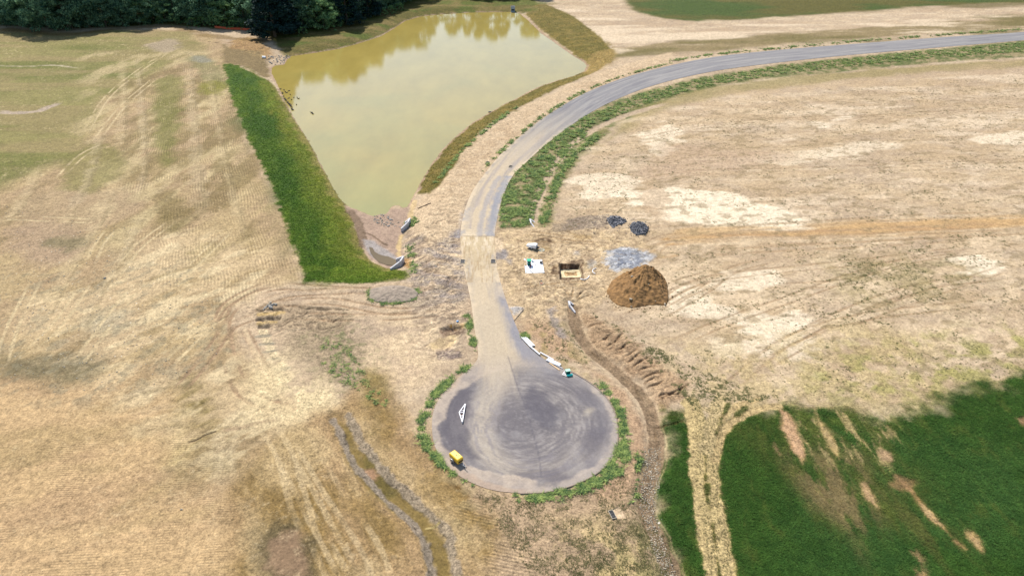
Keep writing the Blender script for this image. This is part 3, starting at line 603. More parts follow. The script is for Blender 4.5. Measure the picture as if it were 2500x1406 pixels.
cv.poly(BANK_R, (112,104,50), f=0.7, n=0.7, ns=3, seed=233, smooth=False, grass=0.5, clod=0.6)
cv.field(BANK_R, (138,122,66), 3, 0.1, 0.3, 0.7, seed=234, f=0.8)
cv.poly([(1440,135),(1495,120),(1500,150),(1440,180),(1425,170)], (168,144,90), f=1.5, n=1.5, ns=3, op=0.7, seed=235)
# far bank of the pond, under the wood
FAR = [(-700,60),(0,62),(200,68),(300,66),(380,60),(520,70),(640,78),(660,90),(700,140),(770,132),(880,108),(960,76),(1000,52),(1080,38),(1260,32),(1300,30),(1330,-60),(-700,-60)]
cv.poly(FAR, (104,100,50), f=1.5, n=1.5, ns=5, seed=241, smooth=False, grass=0.5, clod=0.5)
cv.field(FAR, (140,124,80), 5, 0.15, 0.3, 0.7, seed=242, sx=2)
cv.field(FAR, (84,104,36), 6, 0.15, 0.25, 0.7, seed=243, sx=2)
cv.poly([(560,100),(610,90),(650,108),(660,140),(610,140),(560,120)], (160,128,84), f=2, n=3, ns=4, op=0.9, seed=244, clod=1)
cv.poly([(640,125),(560,118),(545,110),(550,152),(600,165),(650,190),(660,170)], (136,118,82), f=1.5, n=1.5, ns=4, seed=245, clod=0.6)
cv.line([(20,72),(150,85),(300,70),(420,66),(520,88),(640,100)], 3, (128,104,56), f=2, n=2, ns=6, op=0.7, seed=246)
# beach at the waterline
sh, _ = sd_line(x, y, np.vstack([SHORE, SHORE[:1]]), 6)
k = 1 - sst(0.3, 1.3, sh + 0.7 * fbm(x, y, 3, 3, 6)); cv.mix(k * 0.9, (176,150,126), grass=0.0, clod=0.4)
sdS = sd_poly(x, y, SHORE, 5); cv.mix((1 - sst(-0.6, 0.2, sdS)) , (120,104,60), grass=0, clod=0)
# ---- the bright green slope left of the pond
GS = [(545,155),(575,158),(620,180),(650,195),(668,210),(690,250),(720,300),(752,350),(780,405),(812,462),(842,505),(866,560),(882,610),(905,640),(950,656),(985,662),(1000,676),(975,684),(900,690),(800,693),(742,690),(728,640),(712,590),(692,530),(660,450),(620,370),(590,300),(562,230)]
cv.poly(GS, (74,102,30), f=0.7, n=0.9, ns=1.8, seed=251, smooth=False, grass=1.0, clod=0.4, rows=0)
cv.field([(560,170),(640,200),(720,420),(800,560),(850,640),(760,680),(720,600),(640,400),(590,290)], (52,86,24), 7, -0.15, 0.35, 0.75, seed=252, sx=2.5, ang=100)
cv.field([(640,200),(690,260),(780,410),(850,520),(880,600),(840,560),(760,420),(680,300)], (116,118,44), 3, -0.25, 0.35, 0.85, seed=253, sx=2, ang=100, f=2)
cv.field([(780,600),(900,640),(900,680),(780,680)], (120,140,50), 3, 0.15, 0.3, 0.6, seed=254)
ins_ = sd_poly(x, y, W(GS), 3) < 0.3; shd = sd_poly(x, y, SHORE, 30); bsd = sd_poly(x, y, BASIN, 30); shd = np.minimum(shd, bsd)
low_ = ins_ * (1 - sst(3.5, 9.5, shd + 2.2 * fbm(x, y, 7, 4, 259, 2, 100))); cv.mix(low_ * 0.8, (108,120,42), grass=0.85)
cv.mix(ins_ * (1 - sst(0.4, 3.2, shd + 1.8 * fbm(x, y, 3, 4, 260))) * 0.75, (142,132,78), grass=0.45, clod=0.5)
cv.mix(ins_ * sst(0.0, 0.9, fbm(x, y, 5, 5, 261, 2, 100)) * 0.45, (104,128,40))
cv.line([(600,165),(640,190),(668,215),(700,265),(740,320),(790,400),(845,500)], 1.0, (116,112,52), f=0.6, n=0.5, op=0.8, seed=255, brk=0.1)
# sediment basin floor
cv.poly([(842,502),(868,548),(885,600),(905,636),(945,654),(975,652),(992,640),(978,610),(980,580),(992,550),(1000,530),(996,506),(950,512),(900,526)], (178,154,134), f=0.5, n=0.5, ns=2, seed=261, z=-1.3, smooth=False, clod=0.2, grass=0)
cv.line([(855,515),(875,545),(884,580),(886,600)], 1.0, (132,112,92), f=0.25, n=0.25, op=0.9, seed=262, z=-1.3)
cv.line([(886,568),(905,572),(930,590),(945,598)], 0.28, (112,92,70), f=0.12, n=0.15, op=0.9, seed=263, z=-1.3)
cv.poly([(888,584),(912,588),(930,600),(958,620),(966,632),(940,640),(912,630),(895,612)], (168,162,158), f=0.5, n=0.3, ns=2, seed=264, z=-1.3, op=0.9)
cv.line([(980,575),(974,600),(976,625)], 0.5, (224,196,140), f=0.3, n=0.3, op=0.8, seed=265)
cv.line([(1012,490),(1004,520),(998,540)], 0.6, (220,192,140), f=0.3, n=0.3, op=0.7, seed=266)
cv.poly([(985,630),(1002,635),(1000,655),(988,650)], (176,132,72), f=0.5, n=0.4, ns=1, op=0.8, seed=267)
cv.poly([(900,705),(960,697),(1010,705),(1022,718),(1008,735),(960,742),(915,736),(898,720)], (172,158,140), f=0.4, n=0.4, seed=268, op=0.9, clod=1)

# ---- bottom right grass
BG = [(2700,820),(2500,905),(2440,925),(2380,950),(2290,970),(2285,998),(2200,1010),(2140,1012),(2080,1012),(2000,990),(1930,990),(1870,1000),(1800,1030),(1720,1030),(1660,1010),(1620,1000),(1618,1040),(1612,1100),(1600,1150),(1590,1200),(1592,1260),(1612,1320),(1640,1390),(1700,1550),(2700,1550)]
cv.poly(BG, (62,92,38), f=2.2, n=2.2, ns=2.5, seed=271, smooth=False, grass=1.0, clod=0.5, rows=0)
cv.field(BG, (50,80,32), 6, 0.05, 0.4, 0.6, seed=272, f=1)
cv.field([(1940,1100),(2100,1050),(2500,1120),(2500,1420),(1900,1420)], (66,98,50), 12, -0.1, 0.5, 0.6, seed=273, sx=1.5, ang=-40)
# thin worn patches: brown soil showing through
WORN = [(1640,985),(1700,990),(1800,960),(1900,985),(2050,1000),(2160,1010),(2180,1080),(2180,1160),(2120,1150),(2060,1120),(1990,1120),(1900,1070),(1830,1040),(1760,1080),(1700,1030),(1640,1040)]
WR = [(1720,1000),(1860,990),(2000,990),(2160,1010),(2200,1100),(2260,1200),(2240,1270),(2150,1300),(2060,1330),(2000,1240),(1930,1150),(1850,1070)]
cv.field(WR, (98,102,50), 4, 0.0, 0.5, 0.65, seed=275, sx=3.5, ang=-87, f=4, n=3, grass=0.6, clod=0.7, gain=0.7)
cv.field([(1960,1130),(2100,1130),(2130,1250),(2110,1360),(2050,1300),(1975,1220)], (136,116,84), 2.4, 0.05, 0.35, 0.75, seed=276, sx=3, ang=-87, f=3, n=2, grass=0.2, gain=0.7)
cv.field([(1950,995),(2080,995),(2170,1020),(2200,1110),(2150,1150),(2080,1130),(2010,1110),(1960,1060)], (184,164,118), 1.7, 0.12, 0.22, 0.75, seed=274, sx=4, ang=-87, f=1.8, n=1.5, grass=0.1, clod=1, gain=0.7)
cv.field([(2150,1150),(2260,1190),(2330,1300),(2400,1400),(2300,1400),(2200,1280)], (104,102,56), 2.5, 0.2, 0.3, 0.6, seed=278, sx=4, ang=-76, f=2, n=2, grass=0.4)
cv.field(BG, (96,108,52), 2.2, 0.45, 0.3, 0.5, seed=279, sx=2, ang=-84, f=1, gain=0.7)
for q, c_, o in [([(1905,1000),(1925,1010),(1945,1050),(1958,1100),(1960,1135),(1950,1115),(1925,1080),(1908,1040)], (210,172,136), 0.95), ([(1885,1075),(1895,1080),(1905,1110),(1893,1100)], (190,154,120), 0.85),
   ([(1990,1010),(2010,1030),(2030,1060),(2050,1110),(2045,1120),(2020,1080),(1995,1040)], (206,178,130), 0.8), ([(2150,1105),(2165,1100),(2180,1125),(2165,1125)], (196,164,130), 0.85),
   ([(2100,1180),(2115,1185),(2145,1235),(2140,1240),(2120,1220)], (206,172,130), 0.9), ([(2190,1165),(2220,1190),(2260,1240),(2300,1280),(2330,1320),(2350,1335),(2310,1300),(2270,1260),(2230,1205)], (176,144,100), 0.85),
   ([(2255,1235),(2285,1262),(2300,1280),(2285,1275)], (208,178,132), 0.9), ([(2360,1300),(2375,1305),(2400,1345),(2385,1338)], (202,170,124), 0.9), ([(2230,1350),(2245,1352),(2262,1400),(2275,1450),(2250,1450),(2245,1390)], (186,154,116), 0.9),
   ([(2480,1020),(2560,1015),(2560,1060),(2500,1045)], (150,120,92), 0.8), ([(2180,1160),(2230,1170),(2230,1190),(2170,1185)], (150,120,88), 0.7), ([(1700,1000),(1780,985),(1850,985),(1840,1000),(1760,1010)], (206,184,136), 0.7)]:
    cv.poly(q, c_, f=0.5, n=0.6, ns=1.4, op=o * 0.95, seed=277, sx=1.6, ang=-84, grass=0.15, clod=0.6)
# straw-coloured access track through the grass
cv.line([(1690,985),(1700,1030),(1705,1090),(1708,1150),(1718,1220),(1730,1290),(1742,1350),(1755,1420),(1775,1550)], 1.5, (206,184,132), f=0.25, n=0.35, ns=1.2, seed=281, grass=0, clod=1.2)
cv.line([(1745,1050),(1740,1090),(1738,1150),(1742,1200),(1752,1260),(1762,1320),(1775,1400),(1795,1550)], 1.1, (206,184,132), f=0.25, n=0.3, ns=1.2, seed=282, grass=0, clod=1.2)
cv.line([(1900,990),(1850,1000),(1800,1022),(1768,1050),(1752,1085),(1745,1120)], 0.7, (200,176,128), f=0.25, n=0.25, ns=1.2, seed=283, grass=0, clod=1, dz=-0.08)
cv.line([(1850,975),(1800,990),(1766,1020),(1745,1060)], 0.55, (198,174,126), f=0.25, n=0.25, ns=1.2, seed=284, grass=0, clod=1)
cv.line([(1760,970),(1745,1010),(1735,1060),(1722,1100)], 1.0, (208,186,138), f=0.3, n=0.3, seed=285, grass=0, clod=1, op=0.9)
cv.line([(1722,1110),(1722,1180),(1726,1210),(1736,1262),(1744,1310),(1752,1370),(1758,1420)], 0.22, (84,90,40), f=0.15, n=0.25, ns=1.5, op=0.9, seed=286, brk=0.25, bs=3, grass=0.8)
cv.poly([(1718,1182),(1732,1180),(1732,1205),(1724,1206)], (70,84,34), f=0.2, n=0.2, op=0.9, seed=287, grass=1)
for q in ([(1775,985),(1785,980),(1778,1005),(1760,1040),(1748,1060),(1748,1045),(1760,1010)],[(1800,1000),(1830,985),(1820,1005),(1790,1020)],[(1640,1000),(1660,1010),(1650,1030),(1630,1025)]):
    cv.poly(q, (66,84,34), f=0.3, n=0.4, ns=1.2, op=0.85, seed=288, grass=0.9)
# ---- the channel floor
d, _ = sd_line(x, y, CHAN, 5)
d = d + 0.3 * fbm(x, y, 2.5, 3, 4)
cv.mix((1 - sst(0.95, 1.25, d)) * 0.95, (148,126,100), clod=0.9, grass=0.0)
cv.mix((1 - sst(0.1, 0.5, d + 0.25)) * 0.6, (116,94,66), clod=0.6)
m_ = W([(1560,1100),(1625,1100),(1615,1230),(1680,1500),(1560,1500)]); a_ = 1 - sst(-2, 2, sd_poly(x, y, m_, 6)); cv.mix(a_ * (d < 2.0) * 1.0, None, spk=1.6, grass=0.0)
cv.mix((1 - sst(0.0, 0.22, np.abs(d - 1.35))) * 0.35, (214,188,152))
# ---- pit: brown soil darkened to paint in the walls' shade, then pale floor
p = sd_poly(x, y, PIT, 4); cv.mix((p < 0.42) * 1.0, (104,76,54), clod=0.6, grass=0); pr_ = sd_poly(x, y, PITRING, 3); cv.mix((pr_ < 0.05) * 1.0, (250,234,190), clod=0.1, grass=0); 
p2 = sd_poly(x, y, PITIN, 4); cv.mix((p2 < 0.0) * 1.0, (206,170,118), clod=0.6)
p3 = sd_poly(x, y, many([(1384,666),(1400,666),(1402,673),(1386,673)], -1.3), 3); cv.mix((1 - sst(0, 0.15, p3)) * 0.7, (146,110,70))

# browner soil in the erosion rills, darkened to paint in their shade
for r in RILLS:
    c, t = sd_line(x, y, r, 1.5); cv.mix((1 - sst(0.08, 0.3, c + 0.1 * fbm(x, y, 0.7, 2, 2))) * 0.5, (118,92,64))

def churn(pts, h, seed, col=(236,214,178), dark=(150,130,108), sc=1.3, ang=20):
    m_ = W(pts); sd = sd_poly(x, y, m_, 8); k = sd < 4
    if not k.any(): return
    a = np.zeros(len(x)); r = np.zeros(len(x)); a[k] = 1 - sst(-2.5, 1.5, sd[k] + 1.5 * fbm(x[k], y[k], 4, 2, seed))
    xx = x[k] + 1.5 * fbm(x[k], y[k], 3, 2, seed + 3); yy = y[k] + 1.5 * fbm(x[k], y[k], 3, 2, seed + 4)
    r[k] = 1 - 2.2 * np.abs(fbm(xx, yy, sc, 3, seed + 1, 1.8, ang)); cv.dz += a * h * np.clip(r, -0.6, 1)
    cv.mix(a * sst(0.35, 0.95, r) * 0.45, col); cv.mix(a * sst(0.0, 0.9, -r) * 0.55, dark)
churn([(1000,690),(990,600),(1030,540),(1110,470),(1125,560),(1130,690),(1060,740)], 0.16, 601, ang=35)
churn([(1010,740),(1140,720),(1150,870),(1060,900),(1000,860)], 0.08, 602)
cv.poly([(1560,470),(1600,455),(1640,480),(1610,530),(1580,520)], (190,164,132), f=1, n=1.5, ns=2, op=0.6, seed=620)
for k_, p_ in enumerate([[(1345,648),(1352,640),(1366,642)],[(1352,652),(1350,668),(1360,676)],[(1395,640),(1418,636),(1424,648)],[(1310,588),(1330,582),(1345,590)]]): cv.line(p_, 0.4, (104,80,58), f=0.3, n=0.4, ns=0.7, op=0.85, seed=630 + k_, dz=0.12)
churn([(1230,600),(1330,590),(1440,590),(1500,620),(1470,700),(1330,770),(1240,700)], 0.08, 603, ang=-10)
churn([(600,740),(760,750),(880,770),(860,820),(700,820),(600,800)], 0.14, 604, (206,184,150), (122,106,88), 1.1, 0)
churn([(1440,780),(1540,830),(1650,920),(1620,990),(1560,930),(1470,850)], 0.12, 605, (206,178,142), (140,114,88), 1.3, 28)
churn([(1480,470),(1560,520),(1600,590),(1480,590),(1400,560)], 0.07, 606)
churn([(560,100),(620,90),(655,120),(650,145),(600,135)], 0.25, 607, (196,166,110), (110,88,56), 2.5, 20)
# ---- furrow direction and strength
def region(pts, f=4, n=3, ns=10, seed=5):
    sd = sd_poly(x, y, W(pts), 25); return 1 - sst(-f, f, sd + n * fbm(x, y, ns, 3, seed))
rA = region([(300,120),(540,110),(600,330),(700,560),(735,690),(600,740),(400,760),(300,500)], seed=301)
rB = region([(-200,1080),(480,1060),(620,1180),(640,1500),(-200,1500)], seed=302)
rC = region([(900,1000),(990,1050),(1120,1180),(1320,1290),(1330,1500),(1120,1500),(1060,1290),(900,1100)], 2, seed=303)
rD = region([(640,1000),(820,1040),(900,1190),(1040,1330),(1050,1500),(780,1500),(640,1250)], 3, seed=304)
rE = region([(1940,995),(2200,1010),(2200,1150),(2000,1100)], 2, seed=305)
rF = region([(-100,90),(300,90),(250,350),(-100,450)], 5, seed=306)
wob = 0.7 * fbm(x, y, 9, 2, 8)
ph = np.zeros(len(x)); amp = np.zeros(len(x)); best = np.zeros(len(x))
for r, phv, av in ((rA, (x + 0.42 * y) / 0.70 + wob, 1.0), (rB, (y - 0.10 * x) / 0.40 + wob, 0.55), (rC, (y * 0.95 + x * 0.25) / 0.48 + wob, 0.8), (rD, (x * 0.9 + y * 0.4) / 0.55 + wob, 0.5), (rE, y / 0.5, 0.8),):
    k = r > best; ph = np.where(k, phv, ph); amp = np.where(k, r * av, amp); best = np.maximum(best, r)
amp = amp * sst(-0.3, 0.5, fbm(x, y, 4, 4, 9)) * (1 - cv.par[:, 0])
cv.phase = ph; cv.par[:, 1] = np.clip(amp, 0, 1)
# straw and bare crumbs at hand size: pale and dark flecks in every dry surface
dry = np.clip(1 - cv.par[:, 0] * 1.2, 0, 1); xs = gx < 0.5
fl = fbm(x, y, 1.3, 6, 17, 1.0, 25, 0.85); fl2 = fbm(x, y, 1.0, 5, 27, 1.0, -35, 0.85)
leftf = 1 - sst(-12, 2, sd_poly(x, y, W(LF), 15))
pt1 = sst(-0.4, 0.7, fbm(x, y, 11, 4, 57)); pt2 = sst(-0.4, 0.7, fbm(x, y, 9, 4, 58))
cv.mix(dry * sst(0.15, 0.9, fl) * (0.14 + 0.40 * leftf * pt1), (226,204,162)); cv.mix(dry * sst(0.1, 0.9, -fl2) * (0.12 + 0.30 * leftf * pt2), (122,100,70))
cv.C *= 1 + dry[:, None] * np.array([0.025, -0.005, -0.03]); cv.C *= (1 + 0.12 * fbm(x, y, 1.0, 4, 18) + 0.10 * fbm(x, y, 0.45, 2, 19))[:, None]

gz = H(x, y, True) + cv.dz
clodz = np.clip(cv.par[:, 2], 0, 1.2) * 0.045 * fbm(x, y, 0.9, 3, 19); gz = gz + clodz * (gy < 420) * (sd_poly(x, y, ROADP, 1) > 0.5)
gq = (np.arange(len(yr) - 1)[:, None] * len(uc) + np.arange(len(uc) - 1)[None, :]).ravel()
quads = np.stack([gq, gq + 1, gq + 1 + len(uc), gq + len(uc)], 1)
gme = np_mesh('ground', np.stack([gx, gy, gz], 1), quads, M_GROUND, smooth=True); attrs(gme, cv)
ground = tag(link('ground', gme), kind='structure')

# ------------------------------------------------------------------ road and turning circle (one paved sheet)
def resample(p, n):
    d = np.r_[0, np.cumsum(np.linalg.norm(np.diff(p, axis=0), axis=1))]; t = np.linspace(0, d[-1], n)
    return np.stack([np.interp(t, d, p[:, 0]), np.interp(t, d, p[:, 1])], 1)
# match the two edges by photograph landmarks (both lists share their stations), then refine along and across
NA, NB = 1700, 110
a_ = np.linspace(0, 1, len(RL)); b_ = np.linspace(0, 1, len(RR)); 
def by_index(p, n):
    i = np.linspace(0, len(p) - 1, n); return np.stack([np.interp(i, np.arange(len(p)), p[:, 0]), np.interp(i, np.arange(len(p)), p[:, 1])], 1)
# for the long stretch pair by nearest arc fraction up to the neck, then by height (y) round the circle
def split(p, yk):
    i = int(np.argmax(p[:, 1] < yk)); m_ = p[i-1] + (p[i] - p[i-1]) * (yk - p[i-1][1]) / (p[i][1] - p[i-1][1]); return np.vstack([p[:i], m_]), np.vstack([m_, p[i:]])
yk = float(px_at(1180, 640)[1])
L1, L2 = split(RL, yk); R1, R2 = split(RR, yk)
L1, R1 = resample(L1, 900), resample(R1, 900)
ys_ = yk + (RL[-1, 1] - yk) * np.sin(np.linspace(0, math.pi / 2, 800))
L2 = np.stack([np.interp(-ys_, -L2[:, 1], L2[:, 0]), ys_], 1); R2 = np.stack([np.interp(-ys_, -R2[:, 1], R2[:, 0]), ys_], 1)
L2[0] = L1[-1]; R2[0] = R1[-1]; Lr = np.vstack([L1, L2[1:]]); Rr = np.vstack([R1, R2[1:]])
tt = np.linspace(0, 1, NB)
rx = (Lr[:, None, 0] * (1 - tt) + Rr[:, None, 0] * tt).ravel(); ry = (Lr[:, None, 1] * (1 - tt) + Rr[:, None, 1] * tt).ravel()
rv = Canvas(rx, ry, (150,147,147)); side = np.tile(tt, len(Lr)); stn = np.repeat(np.arange(len(Lr)) / (len(Lr) - 1.0), NB)
rv.par[:, 2] = 0.0
CC = px_at(1282, 1030); CR = float(np.linalg.norm(px_at(1282, 1204) - CC))
dxc, dyc = rx - CC[0], ry - CC[1]; rad = np.hypot(dxc, dyc); th = np.arctan2(dyc, dxc)
along = np.cumsum(np.r_[0, np.linalg.norm(np.diff((Lr + Rr) / 2, axis=0), axis=1)]); sA = np.repeat(along, NB); wid = np.repeat(np.linalg.norm(Rr - Lr, axis=1), NB)
bulb = sst(px_at(1200, 830)[1], px_at(1200, 930)[1], -ry + 0 * ry) if False else 1 - sst(px_at(1200, 960)[1], px_at(1200, 850)[1], ry)
# far road: blue-grey, dustier down the middle
lon = fbm(sA / 18, side * wid, 0.8, 4, 401)
rv.mix((1 - bulb) * sst(-0.3, 0.6, lon) * 0.6, (178,173,167))
rv.mix((1 - bulb) * sst(0.2, 0.8, fbm(sA / 10, side * wid, 1.4, 4, 402)) * 0.4, (120,116,124))
ey = lambda py_: float(px_at(1200, py_)[1])
dust = 1 - sst(ey(440), ey(250), ry + 6 * fbm(sA / 10, side * wid, 1.2, 3, 452))
near_mid = np.exp(-((side - 0.45) / 0.42) ** 2)
dd = dust * (1 - bulb) * np.clip(near_mid * 0.75 + 0.35 * lon + 0.35, 0, 1)
rv.mix(dd, (214,194,164), clod=0.3)
wheel = (np.exp(-((side - 0.30) / 0.09) ** 2) + np.exp(-((side - 0.72) / 0.10) ** 2)) * dust * (ry > ey(560))
rv.mix(np.clip(wheel, 0, 1) * 0.5 * sst(-0.4, 0.5, fbm(sA / 8, side * 8, 1, 3, 403)), (158,152,156))
gap = np.exp(-((ry - ey(588)) / 3.2) ** 2) * (1 - bulb); rv.mix(np.clip(gap * 1.2, 0, 1), (238,218,186), clod=0.7)
neck = sst(ey(690), ey(610), ry) * (1 - bulb) * (ry < ey(575)); rv.mix(neck * sst(-0.5, 0.2, fbm(rx, ry / 4, 0.5, 4, 404)) * 0.8, (206,184,146), clod=0.5)
edge = np.minimum(side, 1 - side) * wid
rv.mix((1 - sst(0.0, 1.3, edge + 0.8 * fbm(rx, ry, 2, 3, 405))) * dust * (1 - bulb) * 0.85, (228,206,174), clod=0.3)
rl_ = 1 - sst(ey(760), ey(680), ry)
rv.mix(rl_ * sst(0.50, 0.85, side + 0.12 * fbm(rx, ry / 4, 1.2, 3, 431)) * 0.9 * (ry > ey(960)), (152,150,156), clod=0.1)
ap_ = (ry > ey(577)) * (ry < ey(430)) * (1 - bulb)
rv.mix(ap_ * (1 - sst(0.04, 0.22, np.abs(side - 0.88) + 0.08 * fbm(rx, ry, 1.5, 3, 432))) * 0.75, (156,158,166))
rv.mix(ap_ * (1 - sst(0.03, 0.13, np.abs(side - 0.56) + 0.04 * fbm(rx, ry, 1.5, 3, 433))) * 0.6, (164,162,166))
rv.mix(ap_ * (1 - sst(0.05, 0.3, side)) * (ry < ey(500)) * sst(-0.2, 0.5, fbm(rx, ry, 1.5, 3, 434)) * 0.7, (176,170,166))
st_ = np.exp(-((ry - ey(577.5)) / 0.22) ** 2) * (1 - bulb); rv.mix(np.clip(st_ * 1.2, 0, 1) * 0.6 * sst(-0.4, 0.3, fbm(rx, ry, 1.5, 3, 451)), (140,126,112))
dirt_ = (ry < ey(578)) * (ry > ey(690)) * (1 - bulb); rv.mix(dirt_ * sst(0.0, 0.5, fbm(rx * 3, ry / 3, 0.9, 3, 435)) * 0.5, (176,148,106), clod=0.5)
rv.mix(dirt_ * sst(0.1, 0.6, fbm(rx, ry, 1.6, 4, 436)) * 0.4, (234,212,174), clod=0.6)
# turning circle: swept dust rings over dark asphalt
swx, swy = CC + np.array([-0.6, 0.3])
r2 = np.hypot(rx - swx, (ry - swy)); t2 = np.arctan2(ry - swy, rx - swx)
rings = fbm(r2 * 1.0, t2 * 1.6, 0.42, 5, 411, gain=0.75); big = fbm(rx, ry, 7, 3, 412)
band = np.exp(-((r2 - 8.0) / 4.0) ** 2)
rv.mix(bulb, (122,116,118))
rv.mix(bulb * np.clip(band * (0.25 + 0.75 * sst(-0.4, 0.7, rings)) * (0.75 + 0.5 * big), 0, 1) * 0.72, (184,174,164))
rv.mix(bulb * sst(-0.1, 0.8, rings) * 0.32, (178,172,170)); rv.mix(bulb * sst(0.0, 0.8, -rings) * 0.32, (106,101,106)); rv.mix(bulb * sst(0.0, 0.9, fbm(rx, ry, 3, 5, 437, gain=0.7)) * 0.35, (176,170,166))
# plume of dust running from the neck into the left of the circle
PL = many(cat([(1195,850),(1205,900),(1200,950),(1180,1000),(1172,1050),(1190,1100),(1230,1140),(1300,1160),(1380,1140),(1430,1090)], 5))
d, t = sd_line(rx, ry, PL, 8); fl_ = fbm(d * 1.0 + 0.4 * fbm(rx, ry, 3, 2, 440), t * 5.0, 0.45, 5, 441, gain=0.75); rings = np.where(d < 5, fl_ * (1 - sst(2, 5, d)) + rings * sst(2, 5, d), rings); q = (1 - sst(0.6, 3.4 , d + 0.9 * rings)) * (1 - sst(0.45, 1.0, t) * 0.75)
rv.mix(np.clip(q, 0, 1) * (0.45 + 0.4 * sst(-0.4, 0.6, rings)) * bulb, (204,190,170)); rv.mix(bulb * (1 - sst(2.5, 6.5, d)) * sst(0.0, 0.7, -rings) * 0.45, (140,134,140))
nk = (1 - sst(ey(1000), ey(880), ry)) ; d, t = sd_line(rx, ry, many([(1196,760),(1206,850),(1212,900),(1222,960)]), 9)
rv.mix((1 - sst(1.2, 4.0, d + 0.8 * fbm(rx, ry / 5, 0.5, 3, 413))) * sst(ey(985), ey(890), ry) * 0.85, (205,187,160))
apx = px_at(1215, 800); fr = np.hypot(rx - apx[0], ry - apx[1]); fa = np.degrees(np.arctan2(rx - apx[0], apx[1] - ry))
fan = bulb * (1 - sst(7, 11, np.abs(fa - 3 + 0 * fr))) * (1 - sst(9, 24, fr)); fst = fbm(fa * 0.9, fr / 14, 1.0, 5, 450, gain=0.75)
rv.mix(np.clip(fan * (0.35 + 0.75 * sst(-0.5, 0.6, fst)), 0, 1) * 0.7, (200,186,168)); rv.mix(bulb * (1 - sst(14, 30, np.abs(fa))) * (1 - sst(8, 20, fr)) * sst(0.0, 0.7, fst) * 0.45, (190,178,164))
# second (right) lane and the paving joint
rv.line(many([(1240,870),(1262,940),(1285,1000),(1302,1060),(1315,1110),(1322,1165)]), 0.10, (104,100,108), f=0.10, n=0.03, world=True, op=0.55)
for q_, c_, o in [([(1290,930),(1330,960),(1360,1000),(1340,1050),(1300,1020),(1280,960)], (102,98,106), 0.7), ([(1065,985),(1100,960),(1140,950),(1150,985),(1140,1050),(1160,1110),(1130,1120),(1090,1080),(1070,1030)], (106,101,107), 0.75),
   ([(1440,1130),(1460,1120),(1470,1140),(1450,1150)], (104,100,112), 0.7), ([(1225,1170),(1300,1150),(1390,1165),(1330,1180)], (112,106,112), 0.6), ([(1420,1060),(1460,1040),(1480,1070),(1450,1110),(1420,1100)], (112,107,113), 0.6),
   ([(1432,1000),(1446,996),(1444,1008),(1434,1010)], (206,192,168), 0.8), ([(1420,940),(1470,980),(1490,1020),(1470,1050),(1440,1000),(1400,950)], (126,121,125), 0.5)]:
    rv.poly(q_, c_, f=0.9, n=1.0, ns=1.8, op=o, seed=414, z=0.0)
rim = CR * 0 + np.minimum(side, 1 - side) * wid
rim2 = rim + 0.9 * fbm(rx, ry, 2.2, 4, 415)
left = np.clip((CC[0] + 4 - rx) / 6, 0, 1) ; low = 1 - sst(ey(1170), ey(1100), ry)
toe = CR - rad
w_ = np.where(toe + 0.8 * fbm(rx, ry, 2.0, 4, 416) < (0.5 + 1.9 * left * (0.35 + 0.65 * low) + 0.7 * low), 1.0, 0.0)
sm = 1 - sst(-0.35, 0.35, (toe + 0.8 * fbm(rx, ry, 2.0, 4, 416)) - (0.45 + 1.7 * left * (0.3 + 0.7 * low) + 0.6 * low))
rv.mix(sm * bulb * 0.8 * (0.65 + 0.35 * sst(-0.5, 0.4, fbm(rx, ry, 1.5, 4, 442))), (206,188,168), clod=0.2)
rv.mix((1 - sst(-0.2, 0.5, toe - 0.5 + 0.4 * fbm(rx, ry, 1.5, 3, 443))) * left * low * bulb * 0.6, (194,168,144), clod=0.3)
rv.mix(bulb * (1 - sst(0.0, 2.2, toe + 0.7 * fbm(rx, ry, 3, 3, 418))) * (1 - left) * 0.5, (178,168,160))
rv.mix((1 - sst(0.0, 1.6, rim + 0.8 * fbm(rx, ry, 2, 3, 417))) * sst(ey(1000), ey(930), ry) * (side < 0.5) * bulb * 0.9, (206,182,156))
rz = np.full(len(rx), 0.02) + 0.012 * fbm(rx, ry, 2.5, 2, 420)
rq = (np.arange(len(Lr) - 2)[:, None] * NB + np.arange(NB - 1)[None, :]).ravel()
rme = np_mesh('road', np.stack([rx, ry, rz + 0.03], 1), np.stack([rq, rq + NB, rq + NB + 1, rq + 1], 1), M_ROAD, smooth=True); attrs(rme, rv)
road = tag(link('road', rme), kind='structure')
# kerb-like asphalt lip round the right of the circle
kp = R2[(R2[:, 1] < ey(905))]; kp = resample(kp, 160)
tn = np.gradient(kp, axis=0); tn /= np.linalg.norm(tn, axis=1)[:, None]; nn = np.stack([-tn[:, 1], tn[:, 0]], 1)
prof = [(0.0, -0.05), (0.0, 0.12), (0.06, 0.15), (0.2, 0.15), (0.26, -0.1)]
sgn = 1.0 if ((kp[40] + nn[40] - CC) ** 2).sum() > ((kp[40] - CC) ** 2).sum() else -1.0
kv = np.concatenate([np.hstack([kp + nn * sgn * o_, np.full((len(kp), 1), z_)]) for o_, z_ in prof]); nk_ = len(kp)
kq = [(j * nk_ + i, j * nk_ + i + 1, (j + 1) * nk_ + i + 1, (j + 1) * nk_ + i) for j in range(4) for i in range(nk_ - 1)]
tag(link('kerb', np_mesh('kerb', kv, kq, mat('kerb_concrete', alb((160,142,126)), 0.9, noise=0.2, nscale=6))), kind='structure')

